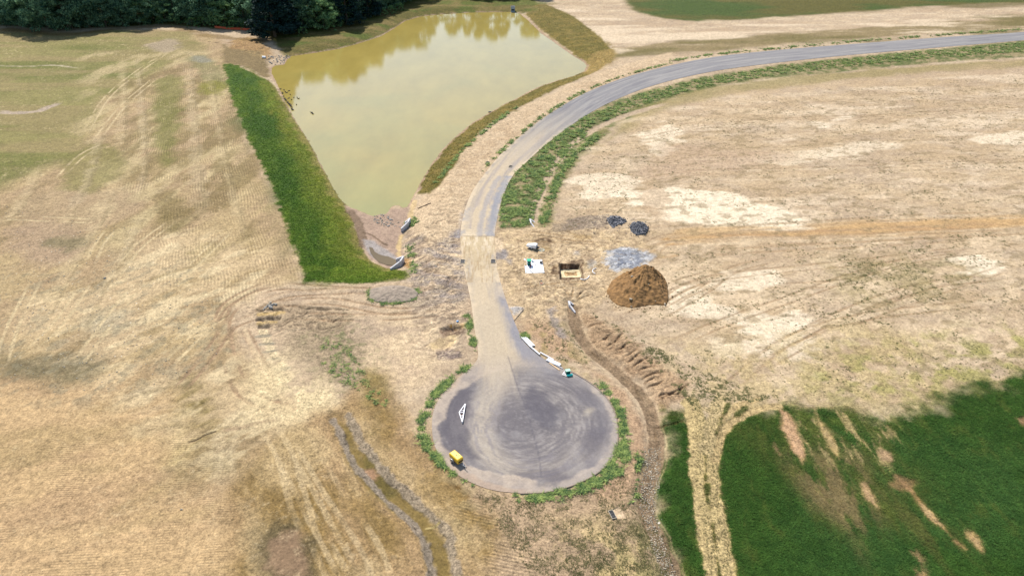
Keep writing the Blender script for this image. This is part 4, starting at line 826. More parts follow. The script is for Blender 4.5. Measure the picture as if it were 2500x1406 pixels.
# ------------------------------------------------------------------ pond water, basin puddle
def water_mat(name, c1, c2, rough, ior=1.33):
    m = bpy.data.materials.new(name); m.use_nodes = True; nt = m.node_tree; b = nt.nodes['Principled BSDF']
    b.inputs['Roughness'].default_value = rough; b.inputs['IOR'].default_value = ior; b.inputs['Specular IOR Level'].default_value = 0.5
    g = nt.nodes.new('ShaderNodeNewGeometry'); n1 = nt.nodes.new('ShaderNodeTexNoise'); n1.inputs['Scale'].default_value = 0.03; n1.inputs['Detail'].default_value = 5
    nt.links.new(g.outputs['Position'], n1.inputs['Vector']); r = nt.nodes.new('ShaderNodeValToRGB'); e = r.color_ramp.elements
    e[0].position = 0.2 if ior > 1.4 else 0.35; e[0].color = (*alb(c1), 1); e[1].position = 0.65; e[1].color = (*alb(c2), 1)
    sx_ = nt.nodes.new('ShaderNodeSeparateXYZ'); nt.links.new(g.outputs['Position'], sx_.inputs[0])
    ma = nt.nodes.new('ShaderNodeMath'); ma.operation = 'MULTIPLY_ADD'; nt.links.new(sx_.outputs['Y'], ma.inputs[0]); ma.inputs[1].default_value = 0.0035 if ior > 1.4 else 0.0; nt.links.new(n1.outputs['Fac'], ma.inputs[2])
    mb = nt.nodes.new('ShaderNodeMath'); mb.operation = 'SUBTRACT'; nt.links.new(ma.outputs[0], mb.inputs[0]); mb.inputs[1].default_value = 0.7 if ior > 1.4 else 0.0; nt.links.new(mb.outputs[0], r.inputs[0]); nt.links.new(r.outputs[0], b.inputs['Base Color'])
    n3 = nt.nodes.new('ShaderNodeTexNoise'); n3.inputs['Scale'].default_value = 0.11; n3.inputs['Detail'].default_value = 7; n3.inputs['Roughness'].default_value = 0.65; mp3 = nt.nodes.new('ShaderNodeMapping'); mp3.inputs['Scale'].default_value = (1.0, 0.45, 1); mp3.inputs['Rotation'].default_value = (0, 0, 0.5)
    nt.links.new(g.outputs['Position'], mp3.inputs[0]); nt.links.new(mp3.outputs[0], n3.inputs['Vector']); mrr = nt.nodes.new('ShaderNodeMapRange'); mrr.inputs['From Min'].default_value = 0.3; mrr.inputs['From Max'].default_value = 0.72; mrr.inputs['To Min'].default_value = 1.07; mrr.inputs['To Max'].default_value = 0.86
    nt.links.new(n3.outputs['Fac'], mrr.inputs['Value']); vsc = nt.nodes.new('ShaderNodeVectorMath'); vsc.operation = 'SCALE'; nt.links.new(r.outputs[0], vsc.inputs[0]); nt.links.new(mrr.outputs[0], vsc.inputs['Scale']); nt.links.new(vsc.outputs[0], b.inputs['Base Color'])
    n2 = nt.nodes.new('ShaderNodeTexNoise'); n2.inputs['Scale'].default_value = 1.6; n2.inputs['Detail'].default_value = 3
    mp = nt.nodes.new('ShaderNodeMapping'); mp.inputs['Scale'].default_value = (0.6, 1.6, 1); nt.links.new(g.outputs['Position'], mp.inputs[0]); nt.links.new(mp.outputs[0], n2.inputs['Vector'])
    bp = nt.nodes.new('ShaderNodeBump'); bp.inputs['Strength'].default_value = 0.35; bp.inputs['Distance'].default_value = 0.02
    nt.links.new(n2.outputs['Fac'], bp.inputs['Height']); nt.links.new(bp.outputs[0], b.inputs['Normal'])
    return m
M_WATER = water_mat('silty_pond_water', (170,164,96), (188,168,92), 0.05, 1.5)
def flat_poly(name, pts, z, m):
    bm = bmesh.new(); f = bm.faces.new([bm.verts.new((p[0], p[1], z)) for p in pts]); bmesh.ops.triangulate(bm, faces=[f])
    bmesh.ops.recalc_face_normals(bm, faces=bm.faces)
    if sum(f.normal.z for f in bm.faces) < 0: bmesh.ops.reverse_faces(bm, faces=bm.faces)
    me = bpy.data.meshes.new(name); bm.to_mesh(me); bm.free(); me.materials.append(m); return tag(link(name, me), kind='structure')
_n = len(SHORE); _t = np.roll(SHORE, -1, 0) - np.roll(SHORE, 1, 0); _t /= np.linalg.norm(_t, axis=1)[:, None]
_ar = 0.5 * np.sum(SHORE[:, 0] * np.roll(SHORE[:, 1], -1) - np.roll(SHORE[:, 0], -1) * SHORE[:, 1])
_o = np.stack([_t[:, 1], -_t[:, 0]], 1) * (1 if _ar > 0 else -1)
flat_poly('pond_water', SHORE + _o * 0.8, WZ + 0.02, M_WATER)
M_MUDW = water_mat('muddy_puddle_water', (112,94,62), (130,112,80), 0.05)
flat_poly('puddle_water', many([(901,603),(910,605),(914,614),(924,620),(935,624),(948,626),(966,634),(972,640),(962,648),(945,647),(925,640),(912,628),(904,615)], -1.22), -1.22, M_MUDW)
# ------------------------------------------------------------------ objects
def hz(q): return float(H(q[0], q[1])[0])
def at(px, py, dz=0.0):
    q = P(px, py); return Vector((q[0], q[1], hz(q) + dz))

M_CONC = mat('pale_concrete', alb((236,234,236)) * 0.95, 0.85, noise=0.1, nscale=4)
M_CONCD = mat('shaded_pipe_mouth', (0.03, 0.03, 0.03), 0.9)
M_WHITE = mat('white_plastic', (0.80, 0.80, 0.82), 0.45, noise=0.06, nscale=3)
M_WHITE2 = mat('white_painted_timber', (0.74, 0.72, 0.74), 0.6, noise=0.08, nscale=6)
M_YEL = mat('yellow_hood', (0.80, 0.50, 0.03), 0.28, noise=0.05, nscale=3, spec=0.6)
M_YELD = mat('amber_trim', (0.62, 0.30, 0.02), 0.35, noise=0.1)
M_BLACK = mat('black_steel', (0.02, 0.02, 0.025), 0.5, noise=0.3)
M_RUB = mat('tyre_rubber', (0.018, 0.018, 0.02), 0.85)
M_GREYM = mat('grey_steel', (0.33, 0.34, 0.37), 0.4, metal=0.5)
M_GRN = mat('green_plastic', (0.0, 0.34, 0.18), 0.4, noise=0.06)
M_GRND = mat('dark_green_plastic', (0.0, 0.11, 0.08), 0.5, noise=0.1)
M_PGRN = mat('pale_green_cover', (0.34, 0.58, 0.44), 0.55, noise=0.06)
M_TEAL = mat('teal_wrap', (0.02, 0.48, 0.44), 0.35, noise=0.08)
M_WOOD = mat('weathered_wood', (0.42, 0.30, 0.18), 0.8, noise=0.2, nscale=8)
M_DWOOD = mat('dark_brown_board', (0.07, 0.035, 0.025), 0.8, noise=0.3, nscale=6)
M_RUST = mat('rusty_iron', (0.22, 0.09, 0.045), 0.8, noise=0.25, nscale=8)
M_ROCK = mat('grey_stone', (0.30, 0.28, 0.25), 0.9, noise=0.35, nscale=1.5)
M_ROCKT = mat('tan_stone', (0.42, 0.36, 0.27), 0.9, noise=0.3, nscale=1.5)
M_ASPH = mat('broken_asphalt', (0.13, 0.13, 0.14), 0.9, noise=0.5, nscale=1.6, bump=0.1)
M_MOUND = mat('brown_subsoil', alb((156,118,72)), 0.95, noise=0.45, nscale=1.6, bump=0.4)
M_GRV = mat('grey_brown_spoil', alb((168,152,134)), 0.95, noise=0.25, nscale=1.5, bump=0.15)
M_GOOSE = mat('dark_feathers', (0.05, 0.042, 0.036), 0.8, noise=0.3)
M_ORNG = mat('orange_mesh', (0.55, 0.10, 0.04), 0.8, noise=0.3)
M_BLUE = mat('bluish_film', (0.55, 0.68, 0.78), 0.4, noise=0.2, nscale=2)

# --- headwalls with splayed wings at the culvert ends
def headwall(pxs, label, gd, hgt=1.25):
    pts = [px_at(a, b, 0.0) for a, b in pxs]
    org = Vector((*((pts[1] + pts[2]) / 2), 0.0)); root = empty('culvert_headwall', org); tag(root, label, 'headwall', 'concrete headwalls at the culvert ends')
    loc = [Vector((p[0] - org.x, p[1] - org.y)) for p in pts]
    def seg(name, a, b, za, zb, t=0.29):
        d = (b - a).normalized(); n = Vector((-d.y, d.x)) * t / 2
        m = MB(); m.prism([a - n, b - n, b + n, a + n], -hgt, 0.1, tops=[za, zb, zb, za]); return m.build(name, M_CONC, root)
    d1 = (loc[1] - loc[2]).normalized()
    seg('wing', loc[0], loc[1] + (loc[0] - loc[1]).normalized() * 0.2, -0.28, 0.14); seg('wall', loc[1] , loc[2], 0.16, 0.16, 0.32); seg('wing', loc[2] + (loc[3] - loc[2]).normalized() * 0.2, loc[3], 0.14, -0.28)
    mid = (loc[1] + loc[2]) / 2; inn = ((loc[0] + loc[3]) / 2 - mid).normalized()
    c = Vector((mid.x, mid.y, -0.62)); m = MB(); dd = Vector((inn.x, inn.y, 0))
    m.tube([c + dd * 0.02, c + dd * 0.3], 0.33, 18, cap=False); m.tube([c + dd * 0.02, c + dd * 0.3], 0.27, 18, cap=False); m.build('pipe', M_GREYM, root)
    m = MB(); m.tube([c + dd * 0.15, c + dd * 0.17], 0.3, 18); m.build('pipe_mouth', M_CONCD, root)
headwall([(979,555),(995.6,543.6),(1001,533.5),(988.6,540)], 'pale concrete headwall beside the stone rubble at the foot of the pond', 1)
headwall([(952.6,652),(976.8,639),(985,626.5),(966,629)], 'white concrete headwall at the end of the muddy puddle, next to the green slope', 1)
headwall([(1306.5,555),(1296.8,545.8),(1293.8,535.5),(1306,540)], 'small white headwall at the end of the weedy ditch, right of the road', 1)
headwall([(1404.4,759),(1391.4,746),(1388.4,736),(1400,740)], 'white concrete headwall at the head of the winding eroded channel', 1)

# --- storm drains set flush beside the road
def storm_drain(px, py, w, l, ang, label, z=0.11, frame=0.07, group='storm drains beside the road'):
    q = px_at(px, py); root = empty('storm_drain', (q[0], q[1], z), math.radians(ang)); tag(root, label, 'storm drain', group)
    m = MB()
    m.box((0, l / 2 + frame / 2, 0.03), (w + 2 * frame, frame, 0.1)); m.box((0, -l / 2 - frame / 2, 0.03), (w + 2 * frame, frame, 0.1))
    m.box((-w / 2 - frame / 2, 0, 0.03), (frame, l, 0.1)); m.box((w / 2 + frame / 2, 0, 0.03), (frame, l, 0.1)); m.build('frame', M_ROCKT, root)
    m = MB(); m.box((0, 0, -0.02), (w, l, 0.03)); m.build('sump', M_BLACK, root)
    m = MB(); nb = max(4, int(w / 0.13))
    for i in range(nb): m.box((-w / 2 + (i + 0.5) * w / nb, 0, 0.03), (0.025, l, 0.04))
    for j in (-1, 0, 1): m.box((0, j * l * 0.33, 0.05), (w, 0.04, 0.03))
    m.build('grate', M_BLACK, root); return root
storm_drain(1190, 397.5, 0.8, 1.1, -12, 'dark grated drain on the left edge of the road just below the pond bank', group='drains')
storm_drain(1246.5, 407.5, 0.8, 1.1, -14, 'dark grated drain on the right edge of the road beside the bright weeds', group='drains')
storm_drain(1129.5, 639.5, 0.85, 1.4, 0, 'square dark drain on the left of the neck, level with the white headwall', group='drains')
storm_drain(1204, 639, 0.9, 1.4, 0, 'square dark drain on the right of the neck, nearest the white board', group='drains')
storm_drain(1495, 1256.5, 0.56, 1.28, 17, 'black slotted inlet beside a pale slab below the turning circle', frame=0.06, group='drains')

# --- yellow towable compressor
def compressor():
    c = px_at(1113.5, 1111.5, 1.15); a = math.atan2(-1.50, 1.36)
    root = empty('towable_compressor', (c[0], c[1], 0.06), a); tag(root, 'yellow towable air compressor on the lower left edge of the turning circle', 'compressor')
    bm = bmesh.new(); L, Wd = 2.05, 1.12
    prof = [(0.42, 0.50, 0.0), (0.55, 0.53, 0.0), (0.98, 0.56, 0.0), (1.15, 0.51, 0.05), (1.24, 0.40, 0.16)]
    rings = []
    for z, hw, ins in prof:
        hl = L / 2 - ins * 1.1; r = []; rc = 0.12
        for sx, sy, a0 in ((1, 1, 0), (-1, 1, 90), (-1, -1, 180), (1, -1, 270)):
            for k in range(4):
                t = math.radians(a0 + k * 30); r.append(bm.verts.new((sx * (hl - rc) + rc * math.cos(t), sy * (hw - rc) + rc * math.sin(t), z)))
        rings.append(r)
    for i in range(len(rings) - 1):
        for k in range(16): bm.faces.new((rings[i][k], rings[i][(k + 1) % 16], rings[i + 1][(k + 1) % 16], rings[i + 1][k]))
    bm.faces.new(rings[0][::-1]); bm.faces.new(rings[-1]); me = bpy.data.meshes.new('hood'); bm.to_mesh(me); bm.free(); me.materials.append(M_YEL); link('hood', me, root)
    m = MB(); m.box((0.98, 0, 0.94), (0.14, 0.95, 0.06), bevel=0.02); m.box((0.0, -0.565, 0.72), (1.7, 0.03, 0.07)); m.box((0.0, 0.565, 0.72), (1.7, 0.03, 0.07)); m.build('trim', M_YELD, root)
    m = MB(); m.box((1.035, 0, 0.72), (0.03, 0.8, 0.28)); 
    m.build('front_grille', M_BLACK, root)
    m = MB(); m.tube([(0.1, 0.0, 1.22), (0.1, 0, 1.34)], 0.05, 10); m.build('exhaust', M_BLACK, root)
    m = MB(); m.box((0.0, 0, 0.38), (1.95, 0.8, 0.1)); m.box((-0.1, 0, 0.3), (0.12, 1.3, 0.08)); m.build('chassis', M_BLACK, root)
    for sy in (-1, 1):
        m = MB(); m.tube([(-0.15, sy * 0.58, 0.31), (-0.15, sy * 0.76, 0.31)], 0.31, 22); w = m.build('wheel', M_RUB, root)
        m = MB(); m.tube([(-0.15, sy * 0.57, 0.31), (-0.15, sy * 0.775, 0.31)], 0.16, 16); m.build('rim', M_GREYM, w)
        m = MB(); pts = [(-0.15 + 0.39 * math.cos(t), sy * 0.68, 0.31 + 0.39 * math.sin(t)) for t in np.linspace(0.15, math.pi - 0.15, 9)]
        for p_, q_ in zip(pts[:-1], pts[1:]):
            p_, q_ = Vector(p_), Vector(q_); d = q_ - p_; m.box((p_ + q_) / 2, (d.length + 0.02, 0.22, 0.025), rot=Matrix.Rotation(-math.atan2(d.z, d.x), 3, 'Y'))
        m.build('mudguard', M_GREYM, root)
    m = MB(); m.tube([(0.9, 0.3, 0.42), (1.75, 0.0, 0.45)], 0.04, 8); m.tube([(0.9, -0.3, 0.42), (1.75, 0.0, 0.45)], 0.04, 8); m.tube([(1.7, 0, 0.45), (2.25, 0, 0.46)], 0.045, 8); m.build('tow_bar', M_GREYM, root)
    m = MB(); m.tube([(2.2, 0, 0.46), (2.34, 0, 0.44)], 0.07, 10); m.build('hitch', M_BLACK, root)
    m = MB(); m.tube([(1.75, 0.1, 0.62), (1.75, 0.1, 0.1)], 0.03, 8); m.tube([(1.75, 0.06, 0.08), (1.75, 0.14, 0.08)], 0.1, 14); m.build('jockey_wheel', M_BLACK, root)
compressor()

# --- white triangular frame lying on the asphalt
def truss():
    pt = {k: Vector((*px_at(a, b, 0.36), 0.0)) for k, (a, b) in dict(T=(1135.8, 985.6), A=(1121.0, 1005.8), B=(1128.6, 1029.5)).items()}
    c = (pt['T'] + pt['A'] + pt['B']) / 3; c.z = 0.06; root = empty('triangular_frame', c); tag(root, 'white triangular timber frame lying flat on the dark asphalt', 'roof truss')
    T, A, B = [p - Vector((c.x, c.y, 0)) for p in (pt['T'], pt['A'], pt['B'])]
    def bar(name, a, b, w=0.12, h=0.34, z0=0.0):
        d = (b - a); n = Vector((-d.y, d.x, 0)).normalized() * w / 2
        m = MB(); m.prism([a - n, b - n, b + n, a + n], z0, z0 + h); return m.build(name, M_WHITE2, root)
    bar('rafter', T, A, h=0.33); bar('rafter', A, B, h=0.325); bar('bottom_chord', T, B, w=0.16, h=0.35)
    def on(p, q, t): return p + (q - p) * t
    bar('crosspiece', on(A, B, 0.02), on(T, B, 0.46), 0.10, 0.30); bar('crosspiece', on(T, A, 0.78), on(T, B, 0.36), 0.07, 0.29); bar('crosspiece', on(A, B, 0.38), on(T, B, 0.64), 0.09, 0.30)
    bar('crosspiece', on(A, B, 0.62), on(T, B, 0.78), 0.1, 0.30)
    for nm, P0, fr in (('gusset_plate', T, 0.2), ('gusset_plate', B, 0.18)):
        o1, o2 = (A, B) if P0 is T else (A, T)
        m = MB(); m.prism([P0, on(P0, o1, fr), on(P0, o2, fr * 0.72)][::1], 0.30, 0.355); m.build(nm, M_WHITE2, root)
    m = MB(); k = 0.03; cen = (T + A + B) / 3; m.prism([on(T, cen, k), on(A, cen, k), on(B, cen, k)], 0.02, 0.12); m.build('backing_board', M_DWOOD, root)
truss()

# --- pallet with a pale green box, and a teal roll leaning beside it
c = px_at(1382, 914.5); a = math.radians(-28)
root = empty('pallet', (c[0], c[1], 0.05), a); tag(root, 'wooden pallet under the pale green box at the upper right of the circle', 'pallet')
m = MB()
for i in range(6): m.box((-0.5 + i * 0.2, 0, 0.125), (0.1, 1.1, 0.02))
m.build('deck_board', M_WHITE2, root)
m = MB()
for j in (-0.5, 0, 0.5): m.box((0, j, 0.058), (1.1, 0.09, 0.112))
m.build('bearer', M_WOOD, root)
c2 = px_at(1384.5, 914.0); r2_ = empty('covered_crate', (c2[0] + 0.1, c2[1] + 0.1, 0.19), math.radians(14)); tag(r2_, 'pale green topped dark box standing on the wooden pallet', 'box')
m = MB(); m.box((0, 0, 0.3), (0.74, 0.56, 0.6), bevel=0.02); m.build('body', M_GRND, r2_)
m = MB(); m.box((0, 0, 0.645), (0.82, 0.64, 0.1), bevel=0.03); m.build('lid', M_PGRN, r2_)
c3 = px_at(1390.5, 918.5); r3 = empty('wrapped_roll', (c3[0], c3[1], 0.25), math.radians(14)); tag(r3, 'teal roll lying on the asphalt in front of the pallet', 'roll')
m = MB(); m.tube([(-0.5, 0, 0), (0.5, 0, 0)], 0.2, 22); m.build('sleeve', M_TEAL, r3)
for sx in (-1, 1):
    m = MB(); m.tube([(sx * 0.495, 0, 0), (sx * 0.52, 0, 0)], 0.1, 16); m.build('core', M_GRND, r3)

# --- pipes laid out along the kerb
def pipe(px0, px1, r, label, group=None, m=M_WHITE, z=None, hollow=True, cat__='pipe', name='white_pipe'):
    a = at(*px0); b = at(*px1); z = r + 0.16 if z is None else z; a.z = b.z = z; mid = (a + b) / 2
    mm = MB(); mm.tube([a - mid, b - mid], r, 14, cap=not hollow)
    if hollow: mm.tube([a - mid, b - mid], r * 0.88, 14, cap=False)
    o = mm.build(name, m, None, mid); tag(o, label, cat__, group); return o
nP = 6
for i in range(nP):
    t = i / (nP - 1); ox = t * 11.5; pipe((1273.5 + ox + 0.6 * (i % 2), 826.5 - t * 0.6 + (i % 2) * 0.8), (1294 + ox, 848 - t * 1.6), 0.082, 'white pipe in the wide side-by-side bundle at the top of the kerb', 'white pipes of the upper bundle')
pipe((1293, 847.2), (1318.3, 868.6), 0.13, 'single thick white pipe running down from the wide bundle')
pipe((1318.6, 862.6), (1351.5, 880.6), 0.10, 'long white pipe lying apart on the soil, higher than the lower bundle')
for i in range(4):
    pipe((1333 + i * 1.6 - (i == 3) * 0, 879.8 - i * 1.0 + (3 - i) * 0.6), (1367 + i * 0.8, 895.2 - i * 1.2 ), 0.085, 'white pipe in the narrow bundle above the tan board', 'white pipes of the lower bundle')
pipe((1340, 885.3), (1373.3, 901.3), 0.05, 'thin white pipe along the lower side of the narrow bundle')
o = MB(); a = at(1341, 887); b = at(1366, 905); mid = (a + b) / 2; d = b - a
o.box((0, 0, 0.0), (d.length, 0.22, 0.05), rz=math.atan2(d.y, d.x)); tag(o.build('wooden_board', mat('pale_lumber', (0.55, 0.38, 0.22), 0.8, noise=0.15), None, (mid.x, mid.y, 0.13)), 'tan plank lying on the asphalt edge below the white pipes', 'plank')

def curved(pxs, r, label):
    pts = [at(*p) for p in cat(pxs, 5)]; c = pts[len(pts) // 2].copy(); m = MB(); m.tube([p - c + Vector((0, 0, r + 0.05)) for p in pts], r, 10)
    return tag(m.build('bent_pipe', M_WHITE, None, c, smooth=True), label, 'pipe')
curved([(1455.6,656),(1450,658),(1447,661),(1446.6,664),(1449,667),(1453.6,669.4)], 0.075, 'short hooked white pipe lying right of the square pit')
curved([(1416.5,681.3),(1421,683.3),(1427,683.6),(1432,682),(1436,678.8),(1438.6,674.6)], 0.09, 'curved white pipe bent like a smile below the square pit')

# --- white board with things standing on it
q = [px_at(a, b, 0.16) for a, b in ((1285.8,635.2),(1323.2,633.8),(1329,665.2),(1287.6,666.6))]; cxy = np.mean(q, 0)
root = empty('white_slab', (cxy[0], cxy[1], 0.0)); tag(root, 'large white board laid flat under the green bin', 'board')
m = MB(); m.prism([(p[0] - cxy[0], p[1] - cxy[1]) for p in q][::-1], 0.03, 0.16); m.build('panel', M_WHITE, root)
qf = [px_at(a, b, 0.05) for a, b in ((1279,631),(1284.5,633),(1287.6,667.5),(1283,667.5))]
m = MB(); m.prism([(p[0] - cxy[0], p[1] - cxy[1]) for p in qf][::-1], 0.02, 0.06); m.build('plastic_film', M_BLUE, root)
c = px_at(1291.5, 646.5, 0.16); root = empty('wheeled_bin', (c[0], c[1] - 0.0, 0.16)); tag(root, 'green bin with a bright lid at the left corner of the white board', 'bin')
m = MB(); m.box((0, 0, 0.56), (0.84, 0.8, 1.12), taper=0.78); m.build('body', M_GRND, root)
m = MB(); m.box((0, 0.02, 1.16), (0.92, 1.05, 0.09), bevel=0.03); m.build('lid', M_GRN, root)
for sx in (-1, 1):
    m = MB(); m.tube([(sx * 0.36, 0.36, 0.1), (sx * 0.42, 0.36, 0.1)], 0.1, 14); m.build('wheel', M_RUB, root)
c = px_at(1299.5, 638.2, 0.16); root = empty('bucket', (c[0], c[1], 0.16)); tag(root, 'white tub between the green bin and the L-shaped shadow bar', 'tub')
m = MB(); m.tube([(0, 0, 0), (0, 0, 0.42)], 0.2, 20, r2=0.25); m.build('body', M_WHITE, root); m = MB(); m.tube([(0, 0, 0.42), (0, 0, 0.45)], 0.27, 20); m.build('lid', M_WHITE2, root)
c = Vector((*px_at(1305.8, 637.5, 0.16), 0.0)); a = Vector((*px_at(1306.3, 648, 0.16), 0)) - c; b = Vector((*px_at(1309.6, 649.6, 0.16), 0)) - c; m = MB(); m.tube([(0, 0, 0.07), (a.x, a.y, 0.07), (b.x, b.y, 0.07)], 0.06, 8)
tag(m.build('shadow_bar', M_BLACK, None, (c.x, c.y, 0.16)), 'black L-shaped bar standing in for a shadow in the middle of the white board', 'bar')  # black tube added in place of an L-shaped shadow on the board
c = Vector((*px_at(1295.8, 648, 0.16), 0.0)); a = Vector((*px_at(1294, 662, 0.16), 0)) - c; b = Vector((*px_at(1301, 666.5, 0.1), 0)) - c
root = empty('breaker_hammer', (c.x, c.y, 0.16)); tag(root, 'long dark tool with a red head lying on the white board', 'tool')
m = MB(); m.tube([(0, 0, 0.08), (a.x, a.y, 0.06), (b.x, b.y, 0.03)], 0.05, 8); m.build('shaft', M_BLACK, root); m = MB(); m.tube([(-0.02, 0.05, 0.11), (a.x * 0.3, a.y * 0.3, 0.1)], 0.11, 10); m.build('head', mat('red_paint', (0.35, 0.03, 0.03), 0.5), root)
c = px_at(1321.2, 642.4, 0.16); root = empty('portable_generator', (c[0], c[1], 0.16), 0.2); tag(root, 'small black and white machine at the upper right corner of the white board', 'generator')
m = MB(); 
for sy in (-0.25, 0.25): m.tube([(-0.36, sy, 0.03), (-0.36, sy, 0.5), (0.36, sy, 0.5), (0.36, sy, 0.03), (-0.36, sy, 0.03)], 0.03, 8)
m.build('frame', M_BLACK, root); m = MB(); m.box((-0.08, 0, 0.24), (0.36, 0.36, 0.34), bevel=0.03); m.build('engine', M_BLACK, root)
m = MB(); m.box((0.0, 0.02, 0.5), (0.3, 0.3, 0.14), bevel=0.04); m.build('tank', M_WHITE, root); m = MB(); m.tube([(0.2, -0.1, 0.25), (0.2, 0.1, 0.25)], 0.15, 14); m.build('alternator', M_GREYM, root)

# --- white trailer with a coil of hose
c = px_at(1299.5, 601.5, 0.5); root = empty('small_trailer', (c[0], c[1], 0.03), math.radians(-24)); tag(root, 'white covered single-axle trailer standing by the freshly dug hole', 'trailer')
bm = bmesh.new(); vs = [bm.verts.new(v) for v in ((-1.15, -0.55, 0.35), (1.05, -0.62, 0.35), (1.05, 0.62, 0.35), (-1.15, 0.55, 0.35), (-1.25, -0.5, 0.72), (1.05, -0.62, 1.12), (1.05, 0.62, 1.12), (-1.25, 0.5, 0.72), (0.7, -0.6, 1.2), (0.7, 0.6, 1.2))]
for f in ((0, 3, 2, 1), (0, 1, 5, 8, 4), (3, 7, 9, 6, 2), (1, 2, 6, 5), (0, 4, 7, 3), (4, 8, 9, 7), (8, 5, 6, 9)): bm.faces.new([vs[i] for i in f])
bmesh.ops.bevel(bm, geom=list(bm.edges), offset=0.05, segments=2, affect='EDGES'); me = bpy.data.meshes.new('body'); bm.to_mesh(me); bm.free(); me.materials.append(M_WHITE); link('body', me, root)
for sy in (-1, 1):
    m = MB(); m.tube([(-0.2, sy * 0.66, 0.28), (-0.2, sy * 0.82, 0.28)], 0.28, 20); w = m.build('wheel', M_RUB, root)
    m = MB(); m.tube([(-0.2, sy * 0.65, 0.28), (-0.2, sy * 0.83, 0.28)], 0.14, 14); m.build('rim', M_GREYM, w)
    m = MB(); m.tube([(-0.2 + 0.36 * math.cos(t), sy * 0.76, 0.28 + 0.36 * math.sin(t)) for t in np.linspace(0.1, 3.04, 9)], 0.07, 6); m.build('mudguard', M_WHITE, root)
m = MB(); m.tube([(1.0, 0.3, 0.35), (1.75, 0, 0.38)], 0.04, 8); m.tube([(1.0, -0.3, 0.35), (1.75, 0, 0.38)], 0.04, 8); m.tube([(1.7, 0, 0.36), (2.0, 0, 0.36)], 0.05, 8); m.build('drawbar', M_BLACK, root)
m = MB(); m.box((1.35, 0.05, 0.5), (0.42, 0.5, 0.3), bevel=0.05); m.build('winch_box', M_BLACK, root)
m = MB(); m.tube([(1.08, 0, 0.5), (1.12, 0, 0.5)], 0.3, 18); m.build('end_door', M_GREYM, root)
c = at(1322.3, 611.5); m = MB(); pts = []
for i in range(150):
    t = i * 0.26; r_ = 0.26 + 0.42 * (i / 150); pts.append((r_ * math.cos(t), r_ * math.sin(t), 0.06 + 0.05 * math.sin(i * 0.9) + 0.0006 * i))
m.tube(pts, 0.022, 6); tag(m.build('hose_coil', mat('translucent_grey_hose', (0.50, 0.54, 0.46), 0.5), None, c), 'loose coil of pale hose on the ground beside the white trailer', 'hose')

# --- stake, manhole riser, outlet structure, fence
c = at(1449.5, 569.5); root = empty('steel_post', c); tag(root, 'lone dark post standing in the soil left of the black rubble', 'post')
m = MB(); m.tube([(0, 0, -0.1), (0.0, 0, 1.35)], 0.045, 8); m.build('stem', M_BLACK, root); m = MB(); m.box((0, 0, 0.02), (0.5, 0.16, 0.05)); m.build('base_plate', M_BLACK, root)
m = MB(); m.tube([(0.05, 0, 0.05), (0.62, -0.62, 0.03)], 0.03, 6); m.build('shadow_rod', M_BLACK, root)  # black rod laid on the soil to draw the post's cast shadow
for i, (a_, b_) in enumerate([(1425.5, 570), (1359.5, 586), (1321, 580), (1418.5, 594), (1424.5, 571)]):
    m = MB(); m.tube([(0, 0, -0.1), (0.02, 0, 0.75)], 0.022, 6); tag(m.build('survey_stake', M_WOOD, None, at(a_, b_)), 'thin wooden stake standing in the tan soil between the ditch end and the pit', 'stake', 'survey stakes')
c = at(1321.6, 693.5); root = empty('manhole_riser', c); tag(root, 'round rust-brown manhole standing below the white board', 'manhole')
m = MB(); m.ring((0, 0), 0.24, 0.44, -0.1, 0.16); m.build('collar', M_ROCKT, root); m = MB(); m.tube([(0, 0, 0.1), (0, 0, 0.2)], 0.33, 22); m.build('cover', M_RUST, root)
c = at(1321.8, 686.2); m = MB(); m.rock((0, 0, 0.08), 0.16, 0.9); tag(m.build('dark_lump', M_ASPH, None, c), 'single dark lump just above the rusty manhole', 'stone')  # rough dark lump marking a dark spot above the manhole

c = px_at(1252.3, 29.5, -1.4); root = empty('outlet_riser', (c[0], c[1], -1.7)); tag(root, 'blue-grey concrete outlet tower at the far shore of the pond', 'outlet structure')
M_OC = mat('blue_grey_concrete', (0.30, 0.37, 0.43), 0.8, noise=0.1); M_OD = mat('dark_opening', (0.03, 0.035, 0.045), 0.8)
m = MB(); m.box((-0.95, 0, 1.5), (0.25, 2.1, 3.0)); m.box((0.95, 0, 1.5), (0.25, 2.1, 3.0)); m.box((0, 0.95, 1.5), (1.65, 0.2, 3.0)); m.box((0, -0.9, 0.5), (1.65, 0.2, 1.0)); m.box((0, -0.9, 2.2), (1.65, 0.2, 0.8)); m.build('tower', M_OC, root)
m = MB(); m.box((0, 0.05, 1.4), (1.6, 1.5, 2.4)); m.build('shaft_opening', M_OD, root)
m = MB(); 
for i in range(7): m.box((-0.95 + i * 0.32, 0, 3.08), (0.07, 2.1, 0.1))
for j in (-1, 1): m.box((0, j * 1.0, 3.09), (2.2, 0.1, 0.14))
m.build('trash_rack', M_GREYM, root)
m = MB(); m.box((0, -1.25, 1.05), (1.2, 0.5, 0.1)); m.build('ledge', M_OC, root)

